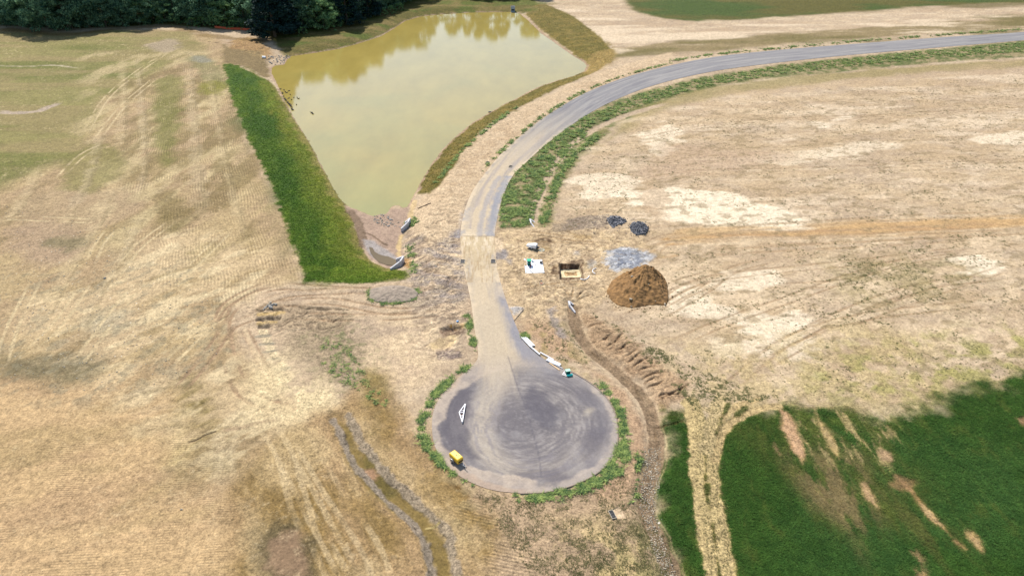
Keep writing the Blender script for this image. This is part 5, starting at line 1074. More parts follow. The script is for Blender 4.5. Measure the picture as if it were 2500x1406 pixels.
def fence(pxs, label, h=1.0):
    pts = [at(*p) for p in pxs]; c = pts[0].copy(); root = empty('safety_fence', c); tag(root, label, 'fence', None)
    for a, b in zip(pts[:-1], pts[1:]):
        d = b - a; n = Vector((-d.y, d.x, 0)).normalized() * 0.02; m = MB(); A, B = a - c, b - c
        m.bm.faces.new([m.bm.verts.new(v) for v in (A + n, B + n, B + n + Vector((0, 0, h)), A + n + Vector((0, 0, h)))])
        m.bm.faces.new([m.bm.verts.new(v) for v in (A - n, A - n + Vector((0, 0, h)), B - n + Vector((0, 0, h)), B - n)]); m.build('mesh_panel', M_ORNG, root)
    for p in pts: m = MB(); q = p - c; m.tube([q, q + Vector((0, 0, h + 0.1))], 0.05, 6); m.build('post', M_WOOD, root)
fence([(525, 69), (560, 73), (590, 74), (612, 76), (634, 73)], 'orange mesh fence at the foot of the wood, left of the dark conifer')
fence([(806, 61), (822, 60)], 'short orange mesh fence under the trees above the pond')

c = at(1101.5, 800); root = empty('marker_post', c); tag(root, 'short amber post standing at the edge of the dug hole left of the road', 'post')
m = MB(); m.tube([(0, 0, -0.3), (0.02, 0, 0.9)], 0.09, 10); m.build('stem', mat('amber_paint', (0.7, 0.36, 0.03), 0.5), root); m = MB(); m.tube([(0.02, 0, 0.9), (0.02, 0, 0.98)], 0.12, 10); m.build('cap', M_BLACK, root)
c = at(1117, 786); m = MB(); m.box((0, 0, 0.14), (0.42, 0.3, 0.28), rz=0.5, bevel=0.04); tag(m.build('blue_jug', mat('blue_plastic', (0.12, 0.30, 0.55), 0.4), None, c), 'small blue can lying above the dug hole left of the road', 'can')
# --- spoil heaps
def heap(name, label, cat__, peak_px, peak_h, outline_px, m, nr=34, na=150, rough=0.25, pw=0.85, seed=1, top_flat=0.0, streak=0.12, nose=False):
    pk = px_at(*peak_px); out = W(outline_px); out = cat(list(out) + [out[0]], 6)[:-1]
    an = np.arctan2(out[:, 1] - pk[1], out[:, 0] - pk[0]); rr = np.hypot(out[:, 0] - pk[0], out[:, 1] - pk[1]); o = np.argsort(an); an, rr = an[o], rr[o]
    th = np.linspace(-math.pi, math.pi, na, endpoint=False); R = np.interp(th, np.r_[an[-1] - 2 * math.pi, an, an[0] + 2 * math.pi], np.r_[rr[-1], rr, rr[0]])
    t = np.linspace(0, 1, nr); V = []; 
    for i, ti in enumerate(t):
        xx = R * ti * np.cos(th); yy = R * ti * np.sin(th); e = np.clip((1 - ti), 0, 1)
        prof_ = np.clip(((1 - ti) / (1 - top_flat)), 0, 1) ** pw
        z = peak_h * prof_ * (1 + streak * sst(0.1, 0.6, ti) * fbm(th * 4 + 20, np.full_like(th, ti * 1.2), 0.6, 3, seed)) + rough * 1.5 * fbm(xx + 50, yy, 1.1, 5, seed + 2, gain=0.7) * np.sin(math.pi * np.clip(ti, 0.03, 1)) ** 0.5 + 0.35 * rough * fbm(xx + 50, yy, 0.4, 3, seed + 3)
        if nose: z = peak_h * (np.sqrt((1 - ti + 0.0) ** 2 + 0.0) * 1.12 - 0.12 * (1 - ti) ** 6) * (0.9 + 0.10 * ti) / 1.0 + (z - peak_h * prof_) * sst(0, 0.25, ti) * 1.0
        if i == nr - 1: z = np.full_like(z, -0.25)
        V.append(np.stack([xx, yy, z], 1))
    V = np.concatenate(V); q = []
    for i in range(nr - 1):
        k = np.arange(na); q.append(np.stack([i * na + k, (i + 1) * na + k, (i + 1) * na + (k + 1) % na, i * na + (k + 1) % na], 1))
    me = np_mesh(name, V, np.concatenate(q), m, smooth=True)
    return me, pk
me, pk = heap('spoil_heap', '', '', (1574, 688), 4.1, [(1479,711),(1485,726),(1499,742),(1520,750),(1545,754),(1570,749),(1600,746),(1629,744),(1632,716),(1628,690),(1618,672),(1600,662),(1570,660),(1540,663),(1510,674),(1490,690)], M_MOUND, seed=31, pw=0.97, streak=0.14, rough=0.34)
root = empty('spoil_heap', (pk[0], pk[1], 0)); tag(root, 'big brown cone of excavated soil right of the white board', 'soil heap'); link('soil', me, root)
for (a_, b_, s_) in ((1543, 676, 0.35), (1540, 730, 0.42), (1541, 748, 0.24), (1486, 722, 0.2), (1583, 698, 0.16), (1600, 735, 0.15), (1623, 742, 0.3)):
    # stones bedded in the heap
    q = px_at(a_, b_, 0.3); dx_, dy_ = q[0] - pk[0], q[1] - pk[1]
    co = np.array([v.co for v in me.vertices]); kk = np.argmin((co[:, 0] - dx_) ** 2 + (co[:, 1] - dy_) ** 2)
    # walk along the sight line until it meets the heap
    best = None
    for zz in np.linspace(4, 0, 60):
        q = px_at(a_, b_, zz); kk = np.argmin((co[:, 0] - (q[0] - pk[0])) ** 2 + (co[:, 1] - (q[1] - pk[1])) ** 2)
        if co[kk, 2] >= zz - 0.08: best = (q[0] - pk[0], q[1] - pk[1], co[kk, 2]); break
    if best: m = MB(); m.rock((0, 0, 0.04), s_ * 0.8, 0.7); m.build('stone', M_ROCKT, root, best)
me, pk = heap('gravel_mound', '', '', (960, 718), 0.75, [(898,718),(905,706),(940,699),(980,698),(1012,706),(1022,718),(1008,734),(965,741),(925,739),(904,731)], M_GRV, seed=41, rough=0.12, pw=0.5, top_flat=0.0)
o = link('gravel_mound', me, None, (pk[0], pk[1], 0)); tag(o, 'low grey-brown oval mound below the green slope', 'soil mound')

def rubble(px0, outline, hgt, label, n, seed, size=0.28):
    me, pk = heap('asphalt_rubble', '', '', px0, hgt, outline, M_ASPH, nr=16, na=60, rough=0.2, pw=0.6, seed=seed)
    root = empty('asphalt_rubble', (pk[0], pk[1], 0)); tag(root, label, 'rubble heap', None); link('core', me, root)
    co = np.array([v.co for v in me.vertices]); rn = random.Random(seed); m = MB()
    for i in range(n):
        v = co[rn.randrange(len(co))]; v2 = co[rn.randrange(len(co))]; w_ = rn.random() * 0.3; q = v * (1 - w_) + v2 * w_
        kk = np.argmin((co[:, 0] - q[0]) ** 2 + (co[:, 1] - q[1]) ** 2); s_ = size * rn.uniform(0.4, 1.3)
        e = Matrix.Rotation(rn.random() * 6, 3, 'Z') @ Matrix.Rotation(rn.uniform(-0.7, 0.7), 3, 'X') @ Matrix.Rotation(rn.uniform(-0.7, 0.7), 3, 'Y')
        m.box(Vector((q[0] * 1.03, q[1] * 1.03, max(0, co[kk, 2]) + 0.05)), (s_ * 1.5, s_, s_ * 0.4), rot=e)
    o = m.build('chunks', M_ASPH, root); o['kind'] = 'stuff'
rubble((1557, 558), [(1536,556),(1540,548),(1556,545),(1574,548),(1582,557),(1578,570),(1560,575),(1544,570)], 1.0, 'round heap of black asphalt chunks, the right one of two', 420, 51)
rubble((1499, 540), [(1481,540),(1487,531),(1505,529),(1522,536),(1532,541),(1520,548),(1508,550),(1498,558),(1488,550)], 0.45, 'sprawling heap of black asphalt chunks, the left one of two', 240, 52, 0.34)

# --- rocks
rn = random.Random(5)
protos = []
for i in range(7):
    m = MB(); m.rock((0, 0, 0.1), 0.5, 0.7, rn); bmesh.ops.subdivide_edges(m.bm, edges=m.bm.edges, cuts=1, smooth=0.3)
    me = bpy.data.meshes.new('rock'); m.bm.to_mesh(me); m.bm.free(); me.materials.append(M_ROCKT if i % 3 else M_ROCK); protos.append(me)
def rock(px, py, r, name, label, group=None, z=None, sink=0.0):
    q = P(px, py) if z is None else px_at(px, py, z); o = bpy.data.objects.new(name, protos[rn.randrange(7)]); COL.objects.link(o)
    o.location = (q[0], q[1], (hz(q) if z is None else z) - sink); k = r * 2; o.scale = (k, k, k * rn.uniform(0.8, 1.2)); o.rotation_euler = (0, 0, rn.random() * 6.28)
    tag(o, label, 'rock', group); return o
for i, (a_, b_, r_) in enumerate([(649,751,.42),(655,745,.36),(660,750,.62),(668,743,.42),(659,740,.4),(646,752,.3),(674,744,.28),(652,748,.3),(664,745,.32),(644,756,.24)]):
    rock(a_, b_, r_, 'boulder', 'tan boulder in the small pile above the dark ruts', 'boulders piled above the ruts')
# rubble apron at the lower headwall
ap = W([(911,529),(925,521),(945,524),(955,534),(980,545),(985,552),(975,555),(945,553),(925,551),(913,540)])
k = 0
while k < 70:
    a_, b_ = rn.uniform(910, 987), rn.uniform(520, 556); q = P(a_, b_)
    if sd_poly([q[0]], [q[1]], ap, 3)[0] < 0: rock(a_, b_, rn.uniform(0.12, 0.3), 'apron_stone', 'tan stone of the apron between the pale headwall and the pond', 'stones of the apron at the pond foot'); k += 1
ap = W([(645,139),(680,137),(705,137),(708,142),(700,150),(694,158),(670,160),(660,155),(650,148)])
k = 0
while k < 60:
    a_, b_ = rn.uniform(645, 708), rn.uniform(136, 161); q = P(a_, b_)
    if sd_poly([q[0]], [q[1]], ap, 3)[0] < 0: rock(a_, b_, rn.uniform(0.22, 0.45), 'inlet_stone', 'pale stone of the apron at the upper left corner of the pond', 'stones of the apron at the pond inlet'); k += 1
c = at(642, 143); m = MB(); m.tube([(-0.2, 0, 0.45), (1.2, 0.1, 0.35)], 0.5, 16, cap=False); tag(m.build('inlet_pipe', M_WHITE, None, c), 'white pipe end poking out above the stones at the upper left of the pond', 'pipe')
for a_, b_, r_ in [(443,1243,.2),(1700,752,.0),(256,680,.3),(1064,651,.22)]:
    if r_: rock(a_, b_, r_, 'field_stone', {443:'lone pale stone in the bare field at bottom left', 256:'pale stone in the left field, halfway down', 1064:'dark-shadowed stone left of the neck among the wheel ruts'}[a_])
# small stones strewn in the channel bed and on the left field: nobody could count them
def strew(name, n, region_px, r0, r1, m, seed, label=None, dfun=None):
    rr = np.random.RandomState(seed); pts = W(region_px); lo, hi = pts.min(0), pts.max(0); P_ = []
    while len(P_) < n:
        q = lo + rr.rand(4000, 2) * (hi - lo); ok = sd_poly(q[:, 0], q[:, 1], pts, 1) < 0
        if dfun is not None: ok &= dfun(q)
        P_.extend(q[ok].tolist())
    q = np.array(P_[:n]); z = H(q[:, 0], q[:, 1]); r = r0 + (r1 - r0) * rr.rand(n) ** 3
    base = np.array([(1,0,0),(0,1,0),(-1,0,0),(0,-1,0),(0,0,0.8),(0,0,-0.5)], float); T = np.array([(0,1,4),(1,2,4),(2,3,4),(3,0,4),(1,0,5),(2,1,5),(3,2,5),(0,3,5)])
    jit = 1 + 0.5 * (rr.rand(n, 6, 3) - 0.5); V = base[None] * jit * r[:, None, None] + np.stack([q[:, 0], q[:, 1], z + r * 0.2], 1)[:, None, :]
    tr = (T[None] + np.arange(n)[:, None, None] * 6).reshape(-1, 3)
    me = np_mesh(name, V.reshape(-1, 3), None, m, tris=tr); return tag(link(name, me), kind='stuff')
strew('pebbles', 2600, [(1565,1090),(1615,1090),(1612,1180),(1600,1250),(1620,1320),(1680,1480),(1640,1480),(1590,1330),(1560,1230),(1570,1150)], 0.03, 0.14, M_ROCKT, 61, dfun=lambda q: sd_line(q[:, 0], q[:, 1], CHAN, 6)[0] < 1.8)
strew('loose_stones', 2200, [(-100,480),(320,560),(560,760),(520,900),(300,960),(-100,960)], 0.03, 0.17, M_ROCKT, 62)

strew('spilled_lumps', 420, [(1468,705),(1480,735),(1510,758),(1560,764),(1620,758),(1645,730),(1636,690),(1600,690),(1500,700)], 0.05, 0.22, M_MOUND, 63)
strew('rubble_crumbs', 320, [(1440,535),(1480,524),(1530,528),(1592,545),(1590,572),(1550,580),(1500,562),(1450,556)], 0.05, 0.2, M_ASPH, 64)
# --- geese on the water by the left shore
def goose_mesh():
    bm = bmesh.new(); secs = [(-0.42, 0.10, 0.02, 0.03), (-0.30, 0.11, 0.08, 0.07), (-0.1, 0.12, 0.15, 0.12), (0.1, 0.12, 0.15, 0.13), (0.25, 0.14, 0.11, 0.11), (0.33, 0.22, 0.06, 0.07), (0.36, 0.33, 0.04, 0.045), (0.39, 0.42, 0.045, 0.045), (0.46, 0.44, 0.03, 0.03), (0.54, 0.425, 0.012, 0.01)]
    R = []
    for i, (x_, z_, w_, h_) in enumerate(secs):
        tilt = 1.0 if 0.3 < x_ < 0.38 else 0.0
        R.append([bm.verts.new((x_ + (h_ * math.sin(t) * tilt), w_ * math.cos(t), z_ + h_ * math.sin(t) * (1 - 0.7 * tilt))) for t in np.linspace(0, 2 * math.pi, 10, endpoint=False)])
    for a, b in zip(R[:-1], R[1:]):
        for k in range(10): bm.faces.new((a[k], a[(k + 1) % 10], b[(k + 1) % 10], b[k]))
    bm.faces.new(R[0][::-1]); bm.faces.new(R[-1]); bmesh.ops.recalc_face_normals(bm, faces=bm.faces); me = bpy.data.meshes.new('goose'); bm.to_mesh(me); bm.free(); me.materials.append(M_GOOSE)
    for p in me.polygons: p.use_smooth = True
    return me
gm_ = goose_mesh()
SW = [(925,1093),(965,1105),(985,1125),(1000,1138),(1030,1115),(1042,1160),(1025,1205),(1060,1222),(1088,1198),(1128,1197),(1145,1210),(1120,1282),(1303,1378),(1310,1388),(1320,1397)]
LAND = [(950,1150),(962,1180),(968,1203),(975,1213),(984,1222),(992,1230),(1003,1243),(1012,1255),(1018,1264),(1028,1272),(1034,1280),(1043,1287),(1050,1295),(1055,1307),(1062,1325),(1068,1338),(1075,1350),(945,1135)]
for i, (a_, b_) in enumerate(SW + LAND):
    wat = i < len(SW); q = px_at(500 + a_ / 5, b_ / 5, WZ); o = bpy.data.objects.new('goose', gm_); COL.objects.link(o)
    zz = max(hz(q), WZ + 0.0); o.location = (q[0], q[1], zz + (0.0 if zz <= WZ + 0.03 else 0.04)); o.rotation_euler = (0, 0, rn.random() * 6.28); o.scale = (1.15,) * 3
    tag(o, 'dark goose swimming off the left shore of the pond' if wat else 'dark goose resting on the muddy left shore of the pond', 'goose', 'geese swimming on the pond' if wat else 'geese resting on the shore')
for a_, b_, l_ in ((1196, 275, 'dark log end at the right waterline of the pond, level with its middle'),):
    m = MB(); m.tube([(-0.5, 0, 0.15), (0.5, 0.1, 0.15)], 0.18, 10); q = px_at(a_, b_, WZ); tag(m.build('driftwood', M_BLACK, None, (q[0], q[1], WZ)), l_, 'log')
a = at(1020, 510); b = at(1052, 497); mid = (a + b) / 2; m = MB(); m.tube([a - mid, b - mid], 0.09, 8); tag(m.build('wooden_pole', M_DWOOD, None, mid + Vector((0, 0, 0.15))), 'dark pole lying on the slope above the pale headwall', 'pole')
a = at(1255, 784); b = at(1278, 757); mid = (a + b) / 2; m = MB(); m.tube([a - mid, b - mid], 0.05, 8); tag(m.build('iron_bar', M_BLACK, None, mid + Vector((0, 0, 0.08))), 'thin dark bar lying beside the road above the white pipes', 'bar')
# ------------------------------------------------------------------ plants
def leaf_mat(name, dark, light, nscale=0.25, trans=0.25):
    m = bpy.data.materials.new(name); m.use_nodes = True; nt = m.node_tree; N, L = nt.nodes, nt.links; b = N['Principled BSDF']
    b.inputs['Roughness'].default_value = 0.75; b.inputs['Specular IOR Level'].default_value = 0.1
    g = N.new('ShaderNodeNewGeometry'); n = N.new('ShaderNodeTexNoise'); n.inputs['Scale'].default_value = nscale; n.inputs['Detail'].default_value = 4
    L.new(g.outputs['Position'], n.inputs['Vector'])
    ad = N.new('ShaderNodeMath'); ad.operation = 'MULTIPLY_ADD'; L.new(g.outputs['Random Per Island'], ad.inputs[0]); ad.inputs[1].default_value = 0.5; L.new(n.outputs['Fac'], ad.inputs[2])
    sb = N.new('ShaderNodeMath'); sb.operation = 'SUBTRACT'; L.new(ad.outputs[0], sb.inputs[0]); sb.inputs[1].default_value = 0.25
    r = N.new('ShaderNodeValToRGB'); e = r.color_ramp.elements; e[0].position = 0.3; e[0].color = (*dark, 1); e[1].position = 0.75; e[1].color = (*light, 1)
    L.new(sb.outputs[0], r.inputs[0]); L.new(r.outputs[0], b.inputs['Base Color'])
    t = N.new('ShaderNodeBsdfTranslucent'); L.new(r.outputs[0], t.inputs['Color']); mx = N.new('ShaderNodeMixShader'); mx.inputs[0].default_value = trans
    L.new(b.outputs[0], mx.inputs[1]); L.new(t.outputs[0], mx.inputs[2]); L.new(mx.outputs[0], N['Material Output'].inputs['Surface'])
    return m
M_LEAF = leaf_mat('broadleaf_foliage', (0.035, 0.11, 0.075), (0.30, 0.48, 0.27), 0.3, 0.55)
M_LEAFB = leaf_mat('shrub_foliage', (0.08, 0.19, 0.08), (0.30, 0.48, 0.18), 0.5, 0.45)
M_CONIF = leaf_mat('conifer_foliage', (0.008, 0.024, 0.024), (0.020, 0.052, 0.042), 0.25, 0.1)
M_BARK = mat('bark', (0.09, 0.07, 0.05), 0.9, noise=0.3)
M_WEED = leaf_mat('weed_leaves', (0.06, 0.13, 0.05), (0.38, 0.46, 0.14), 0.9, 0.3)
M_TUFT = leaf_mat('dry_weed_leaves', (0.075, 0.085, 0.03), (0.22, 0.20, 0.09), 0.5, 0.15)
M_GRASS = leaf_mat('grass_blades', (0.022, 0.050, 0.014), (0.06, 0.105, 0.026), 0.22, 0.15)
M_GRASS2 = leaf_mat('slope_grass_blades', (0.035, 0.075, 0.010), (0.11, 0.16, 0.025), 0.25, 0.15)
def tone_grass(name, gain, trans=0.3):
    m = leaf_mat(name, (0.5, 0.5, 0.5), (1.3, 1.3, 1.3), 0.5, trans); nt = m.node_tree; N, L = nt.nodes, nt.links
    at_ = N.new('ShaderNodeAttribute'); at_.attribute_name = 'tone'; rp = [n for n in N if n.type == 'VALTORGB'][0]
    rp.color_ramp.elements[0].color = (0.55, 0.62, 0.6, 1); rp.color_ramp.elements[1].color = (1.0, 0.95, 0.85, 1)
    mu = N.new('ShaderNodeVectorMath'); mu.operation = 'MULTIPLY'; L.new(at_.outputs['Color'], mu.inputs[0]); L.new(rp.outputs[0], mu.inputs[1])
    sc = N.new('ShaderNodeVectorMath'); sc.operation = 'SCALE'; sc.inputs['Scale'].default_value = gain; L.new(mu.outputs[0], sc.inputs[0])
    L.new(sc.outputs[0], N['Principled BSDF'].inputs['Base Color']); L.new(sc.outputs[0], [n for n in N if n.type == 'BSDF_TRANSLUCENT'][0].inputs['Color'])
    return m
M_TONE = tone_grass('grass_blades_by_patch', 2.5)
M_REED = leaf_mat('dry_grass_blades', (0.09, 0.085, 0.03), (0.22, 0.19, 0.08), 0.35, 0.1)

def crown(rr, H_, R_, nclump, nleaf, base=0.08, shape='oval', lsize=0.42):
    C_ = []
    for i in range(nclump):
        for _ in range(20):
            t = base + (1 - base) * rr.rand() ** 0.8
            if shape == 'cone': rmax = R_ * (1.02 - t) ** 0.85
            elif shape == 'bush': rmax = R_ * math.sqrt(max(0.02, 1 - t * t))
            else: rmax = R_ * (0.45 + 0.75 * math.sin(math.pi * min(1, (t + 0.12)) ** 1.15) ** 0.9) if t < 0.98 else 0.2 * R_
            a = rr.rand() * 6.283; q = rmax * (0.55 + 0.45 * rr.rand() ** 0.5) * (0.8 + 0.4 * rr.rand())
            break
        C_.append((q * math.cos(a), q * math.sin(a), t * H_))
    C_ = np.array(C_); cr = (0.10 * H_ if shape != 'cone' else 0.05 * H_) * (0.6 + 0.7 * rr.rand(nclump)); cr = np.maximum(cr, 0.35)
    d = rr.randn(nclump, nleaf, 3); d /= np.linalg.norm(d, axis=2)[..., None]; k = rr.rand(nclump, nleaf, 1) ** 0.4
    off = d * k * cr[:, None, None]; off[..., 2] *= 0.65
    ctr_ = (C_[:, None, :] + off).reshape(-1, 3); ctr_[:, 2] = np.maximum(ctr_[:, 2], 0.15)
    nrm = d.reshape(-1, 3) + 0.7 * rr.randn(len(ctr_), 3) + np.array([0, 0, 0.5]); nrm /= np.linalg.norm(nrm, axis=1)[:, None]
    u = np.cross(nrm, rr.randn(len(ctr_), 3)); u /= np.linalg.norm(u, axis=1)[:, None]; v = np.cross(nrm, u)
    s_ = lsize * (0.5 + rr.rand(len(ctr_), 1)); V = np.stack([ctr_ - u * s_ * 0.5, ctr_ + v * s_ * 0.35, ctr_ + u * s_ * 0.5, ctr_ - v * s_ * 0.35], 1).reshape(-1, 3)
    return V, np.arange(len(V)).reshape(-1, 4), C_
def tree_proto(seed, shape, m, H_=1.0, R_=0.28, ncl=70, nlf=95, ls=0.6, Hm=22):
    rr = np.random.RandomState(seed); V, Q, C_ = crown(rr, Hm, R_ * Hm, ncl, nlf, 0.05 if shape != 'bush' else 0.0, shape, ls)
    me = np_mesh('crown', V, Q, m)
    t = MB(); t.tube([(0, 0, -0.5), (0.1, 0.05, Hm * 0.35), (0.0, 0.1, Hm * 0.8)], Hm * 0.018, 9, r2=Hm * 0.004)
    for c_ in C_[:: max(1, len(C_) // 9)]:
        z0 = max(0.6, c_[2] * 0.7); t.tube([(0.05, 0.05, z0), (c_[0] * 0.5, c_[1] * 0.5, z0 + (c_[2] - z0) * 0.7), tuple(c_)], Hm * 0.006, 5, r2=Hm * 0.001)
    bmesh.ops.recalc_face_normals(t.bm, faces=t.bm.faces); tm = bpy.data.meshes.new('trunk'); t.bm.to_mesh(tm); t.bm.free(); tm.materials.append(M_BARK)
    return me, tm, Hm
OAK = [tree_proto(s_, 'oval', M_LEAF, R_=r_, ncl=90, nlf=90, ls=0.62) for s_, r_ in ((1, .26), (2, .30), (3, .24), (4, .33))]
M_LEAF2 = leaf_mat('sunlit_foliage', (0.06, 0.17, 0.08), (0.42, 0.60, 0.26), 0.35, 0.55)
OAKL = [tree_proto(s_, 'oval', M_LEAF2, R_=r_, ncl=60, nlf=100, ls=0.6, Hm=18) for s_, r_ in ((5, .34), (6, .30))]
CON = [tree_proto(s_, 'cone', M_CONIF, R_=0.24, ncl=300, nlf=60, ls=0.6, Hm=24) for s_ in (11, 12)]
BSH = [tree_proto(s_, 'bush', M_LEAFB, R_=0.75, ncl=34, nlf=90, ls=0.34, Hm=5) for s_ in (21, 22, 23)]
tr = random.Random(3)
def plant(kind, loc, h, label, cat__, group, name, wide=1.0):
    cm, tm, Hm = tr.choice({'oak': OAK, 'light': OAKL, 'conifer': CON, 'bush': BSH}[kind]); k = h / Hm
    root = empty(name, loc, tr.random() * 6.28); root.scale = (k * wide, k * wide, k); tag(root, label, cat__, group)
    link('crown', cm, root); link('trunk', tm, root); return root
# the edge of the wood follows the far side of the site
EDGE = [(-260,62),(-140,58),(-60,60),(0,56),(60,64),(120,70),(200,70),(260,66),(320,60),(380,52),(440,56),(520,62),(600,66),(650,74),(720,76),(780,74),(830,58),(880,42),(930,26),(975,10),(1010,-4),(1060,-12),(1120,-8),(1180,-6),(1250,-14),(1330,-24)]
rows = [(0.0, 0.75), (6.5, 1.0), (14, 1.12), (24, 1.2)]
e = resample(np.array([px_at(a, b) for a, b in EDGE]), 400)
el = np.r_[0, np.cumsum(np.linalg.norm(np.diff(e, axis=0), axis=1))]
def edge_at(s_): return np.array([np.interp(s_, el, e[:, 0]), np.interp(s_, el, e[:, 1])])
sA_ = px_at(990, 5)[0]
for ri, (back, hs) in enumerate(rows):
    s_ = tr.uniform(0, 4)
    while s_ < el[-1]:
        q = edge_at(s_); px_open = q[0] > sA_
        if px_open and (ri != 1 or tr.random() < 0.25):
            s_ += 9; continue
        q = q + np.array([tr.uniform(-1.5, 1.5), back + tr.uniform(-1.5, 2.0)]); h = (17 + 7 * tr.random()) * hs * (0.9 if ri == 0 else 1)
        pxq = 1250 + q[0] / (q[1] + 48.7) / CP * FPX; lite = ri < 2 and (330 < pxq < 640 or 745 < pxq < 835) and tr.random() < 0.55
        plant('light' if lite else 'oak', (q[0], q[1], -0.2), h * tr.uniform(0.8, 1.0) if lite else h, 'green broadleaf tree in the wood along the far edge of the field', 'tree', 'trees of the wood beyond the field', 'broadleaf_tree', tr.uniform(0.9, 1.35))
        s_ += tr.uniform(5.5, 9.5) * (1.0 if ri < 2 else 1.35)
for a_, b_, h, l_ in ((672, 90, 30, 'black-green cone-shaped conifer rising from the wood above the pond inlet'), (848, 60, 25, 'dark narrow conifer at the wood edge above the middle of the upper shore'), (700, 82, 22, 'second dark conifer just right of the big one above the inlet'), (900, 40, 21, 'dark conifer at the right end of the wood, above the shore')):
    q = px_at(a_, b_); plant('conifer', (q[0], q[1], -0.2), h, l_, 'tree', None, 'conifer_tree', 1.45)
for a_, b_, h in ((70, 66, 25), (120, 74, 27), (168, 74, 25), (30, 62, 22), (220, 70, 22), (340, 60, 23)):
    q = px_at(a_, b_ - 2); plant('oak', (q[0], q[1], -0.2), h, 'green broadleaf tree in the wood along the far edge of the field', 'tree', 'trees of the wood beyond the field', 'broadleaf_tree', 1.1)
M_LIME = leaf_mat('lime_foliage', (0.10, 0.20, 0.05), (0.30, 0.45, 0.12), 0.4, 0.45)
LIME = [(np_mesh('crown', *crown(np.random.RandomState(77), 14, 4.6, 70, 90, 0.05, 'oval', 0.5)[:2], M_LIME), OAK[0][1], 14)]
for a_, b_, h in ((560, 58, 14), (590, 60, 13), (530, 54, 11)):
    q = px_at(a_, b_); root = empty('broadleaf_tree', (q[0], q[1], -0.2), tr.random() * 6); root.scale = (h / 14,) * 3; tag(root, 'yellow-green tree at the front of the wood, left of the big dark conifer', 'tree', 'yellow-green trees at the front of the wood'); link('crown', LIME[0][0], root); link('trunk', OAK[0][1], root).scale = (0.62, 0.62, 0.62)
# trees beyond the top of the picture, known only from their reflections in the pond
for a_, D_, h in ((1000, 425, 24), (1030, 428, 26), (1142, 432, 19), (1170, 430, 21), (1200, 434, 23), (1228, 432, 20), (1285, 436, 21), (1302, 430, 20)):
    plant('oak', ((a_ - 1250) / 1725 * D_, D_, 0), h, 'tall broadleaf tree mirrored in the far end of the pond', 'tree', 'trees mirrored in the pond', 'broadleaf_tree', 0.9)
for a_, b_, h in ((395,58,3.5),(430,60,3),(470,66,4.5),(495,64,5),(520,66,5.5),(548,70,5),(575,72,4.5),(600,72,4),(630,78,3.5),(740,84,3.5),(815,70,6),(12,60,4),(40,62,3.5),(955,34,4),(935,38,3.5),(975,26,4),(350,62,3)):
    q = px_at(a_, b_); plant('bush', (q[0], q[1], -0.1), h, 'bright green shrub at the foot of the dark wood', 'shrub', 'shrubs along the foot of the wood', 'shrub', 1.0)

# --- weeds, tufts and grass: ground cover nobody could count
def blades(name, q, h, w, nb, m, seed, lean=0.5, gz_=None, tone=None, up=1.0):
    """q: plant positions; nb blades each, every blade a folded pair of triangles"""
    rr = np.random.RandomState(seed); n = len(q); z = H(q[:, 0], q[:, 1]) if gz_ is None else gz_
    h = np.asarray(h) * np.ones(n); w = np.asarray(w) * np.ones(n)
    a = rr.rand(n, nb) * 6.283; L_ = h[:, None] * (0.6 + 0.6 * rr.rand(n, nb)); ln = lean * (0.3 + rr.rand(n, nb))
    base = np.stack([q[:, 0:1] + 0.35 * w[:, None] * rr.randn(n, nb), q[:, 1:2] + 0.35 * w[:, None] * rr.randn(n, nb), np.repeat(z[:, None], nb, 1) - 0.02], 2)
    dr = np.stack([np.cos(a), np.sin(a), np.zeros_like(a)], 2); sd_ = np.stack([-np.sin(a), np.cos(a), np.zeros_like(a)], 2)
    bw = (w[:, None] * (0.35 + 0.4 * rr.rand(n, nb)))[..., None]
    mid = base + dr * (L_ * ln * 0.5)[..., None] + np.array([0, 0, up]) * (L_ * 0.6)[..., None]; tip = base + dr * (L_ * ln * 1.3)[..., None] + np.array([0, 0, up]) * (L_ * (0.95 if up > 0.9 else 0.75))[..., None]
    V = np.stack([base, mid - sd_ * bw * 0.5, tip, mid + sd_ * bw * 0.5], 2).reshape(-1, 3)
    me = np_mesh(name, V, np.arange(len(V)).reshape(-1, 4), m)
    if tone is not None:
        a_ = me.attributes.new('tone', 'FLOAT_COLOR', 'POINT'); t_ = np.repeat(np.hstack([tone, np.ones((n, 1))]), nb * 4, 0); a_.data.foreach_set('color', t_.astype(np.float32).ravel())
    return tag(link(name, me), kind='stuff')
def scatter(poly_px, n, seed, dens=None, clump=0.0, cs=2.5, world=False):
    rr = np.random.RandomState(seed); pts = np.asarray(poly_px) if world else W(poly_px); lo, hi = pts.min(0), pts.max(0); out = []; tot = 0
    for _ in range(200):
        q = lo + rr.rand(20000, 2) * (hi - lo); ok = sd_poly(q[:, 0], q[:, 1], pts, 1) < 0
        ok &= sd_poly(q[:, 0], q[:, 1], ROADP, 1) > 0.15
        if clump: ok &= rr.rand(20000) < np.clip(0.36 + clump * 1.3 * fbm(q[:, 0], q[:, 1], cs * 0.5, 4, seed, gain=0.7), 0, 1)
        out.append(q[ok]); tot += ok.sum()
        if tot >= n: break
    return np.vstack(out)[:n]
def strip(pts_px, w, n, seed, side_px=None, clump=1.2, cs=2.0):
    rr = np.random.RandomState(seed); c = cat(list(W(pts_px)), 6); c = resample(c, 400); i = rr.randint(0, 399, n * 4); t = rr.rand(n * 4)[:, None]
    q = c[i] * (1 - t) + c[i + 1] * t + rr.randn(n * 4, 2) * w * 0.42; ok = (sd_poly(q[:, 0], q[:, 1], ROADP, 3) > 0.15) & (rr.rand(len(q)) < np.clip(0.38 + clump * 1.4 * fbm(q[:, 0], q[:, 1], cs * 0.6, 4, seed, gain=0.7), 0, 1))
    return q[ok][:n]
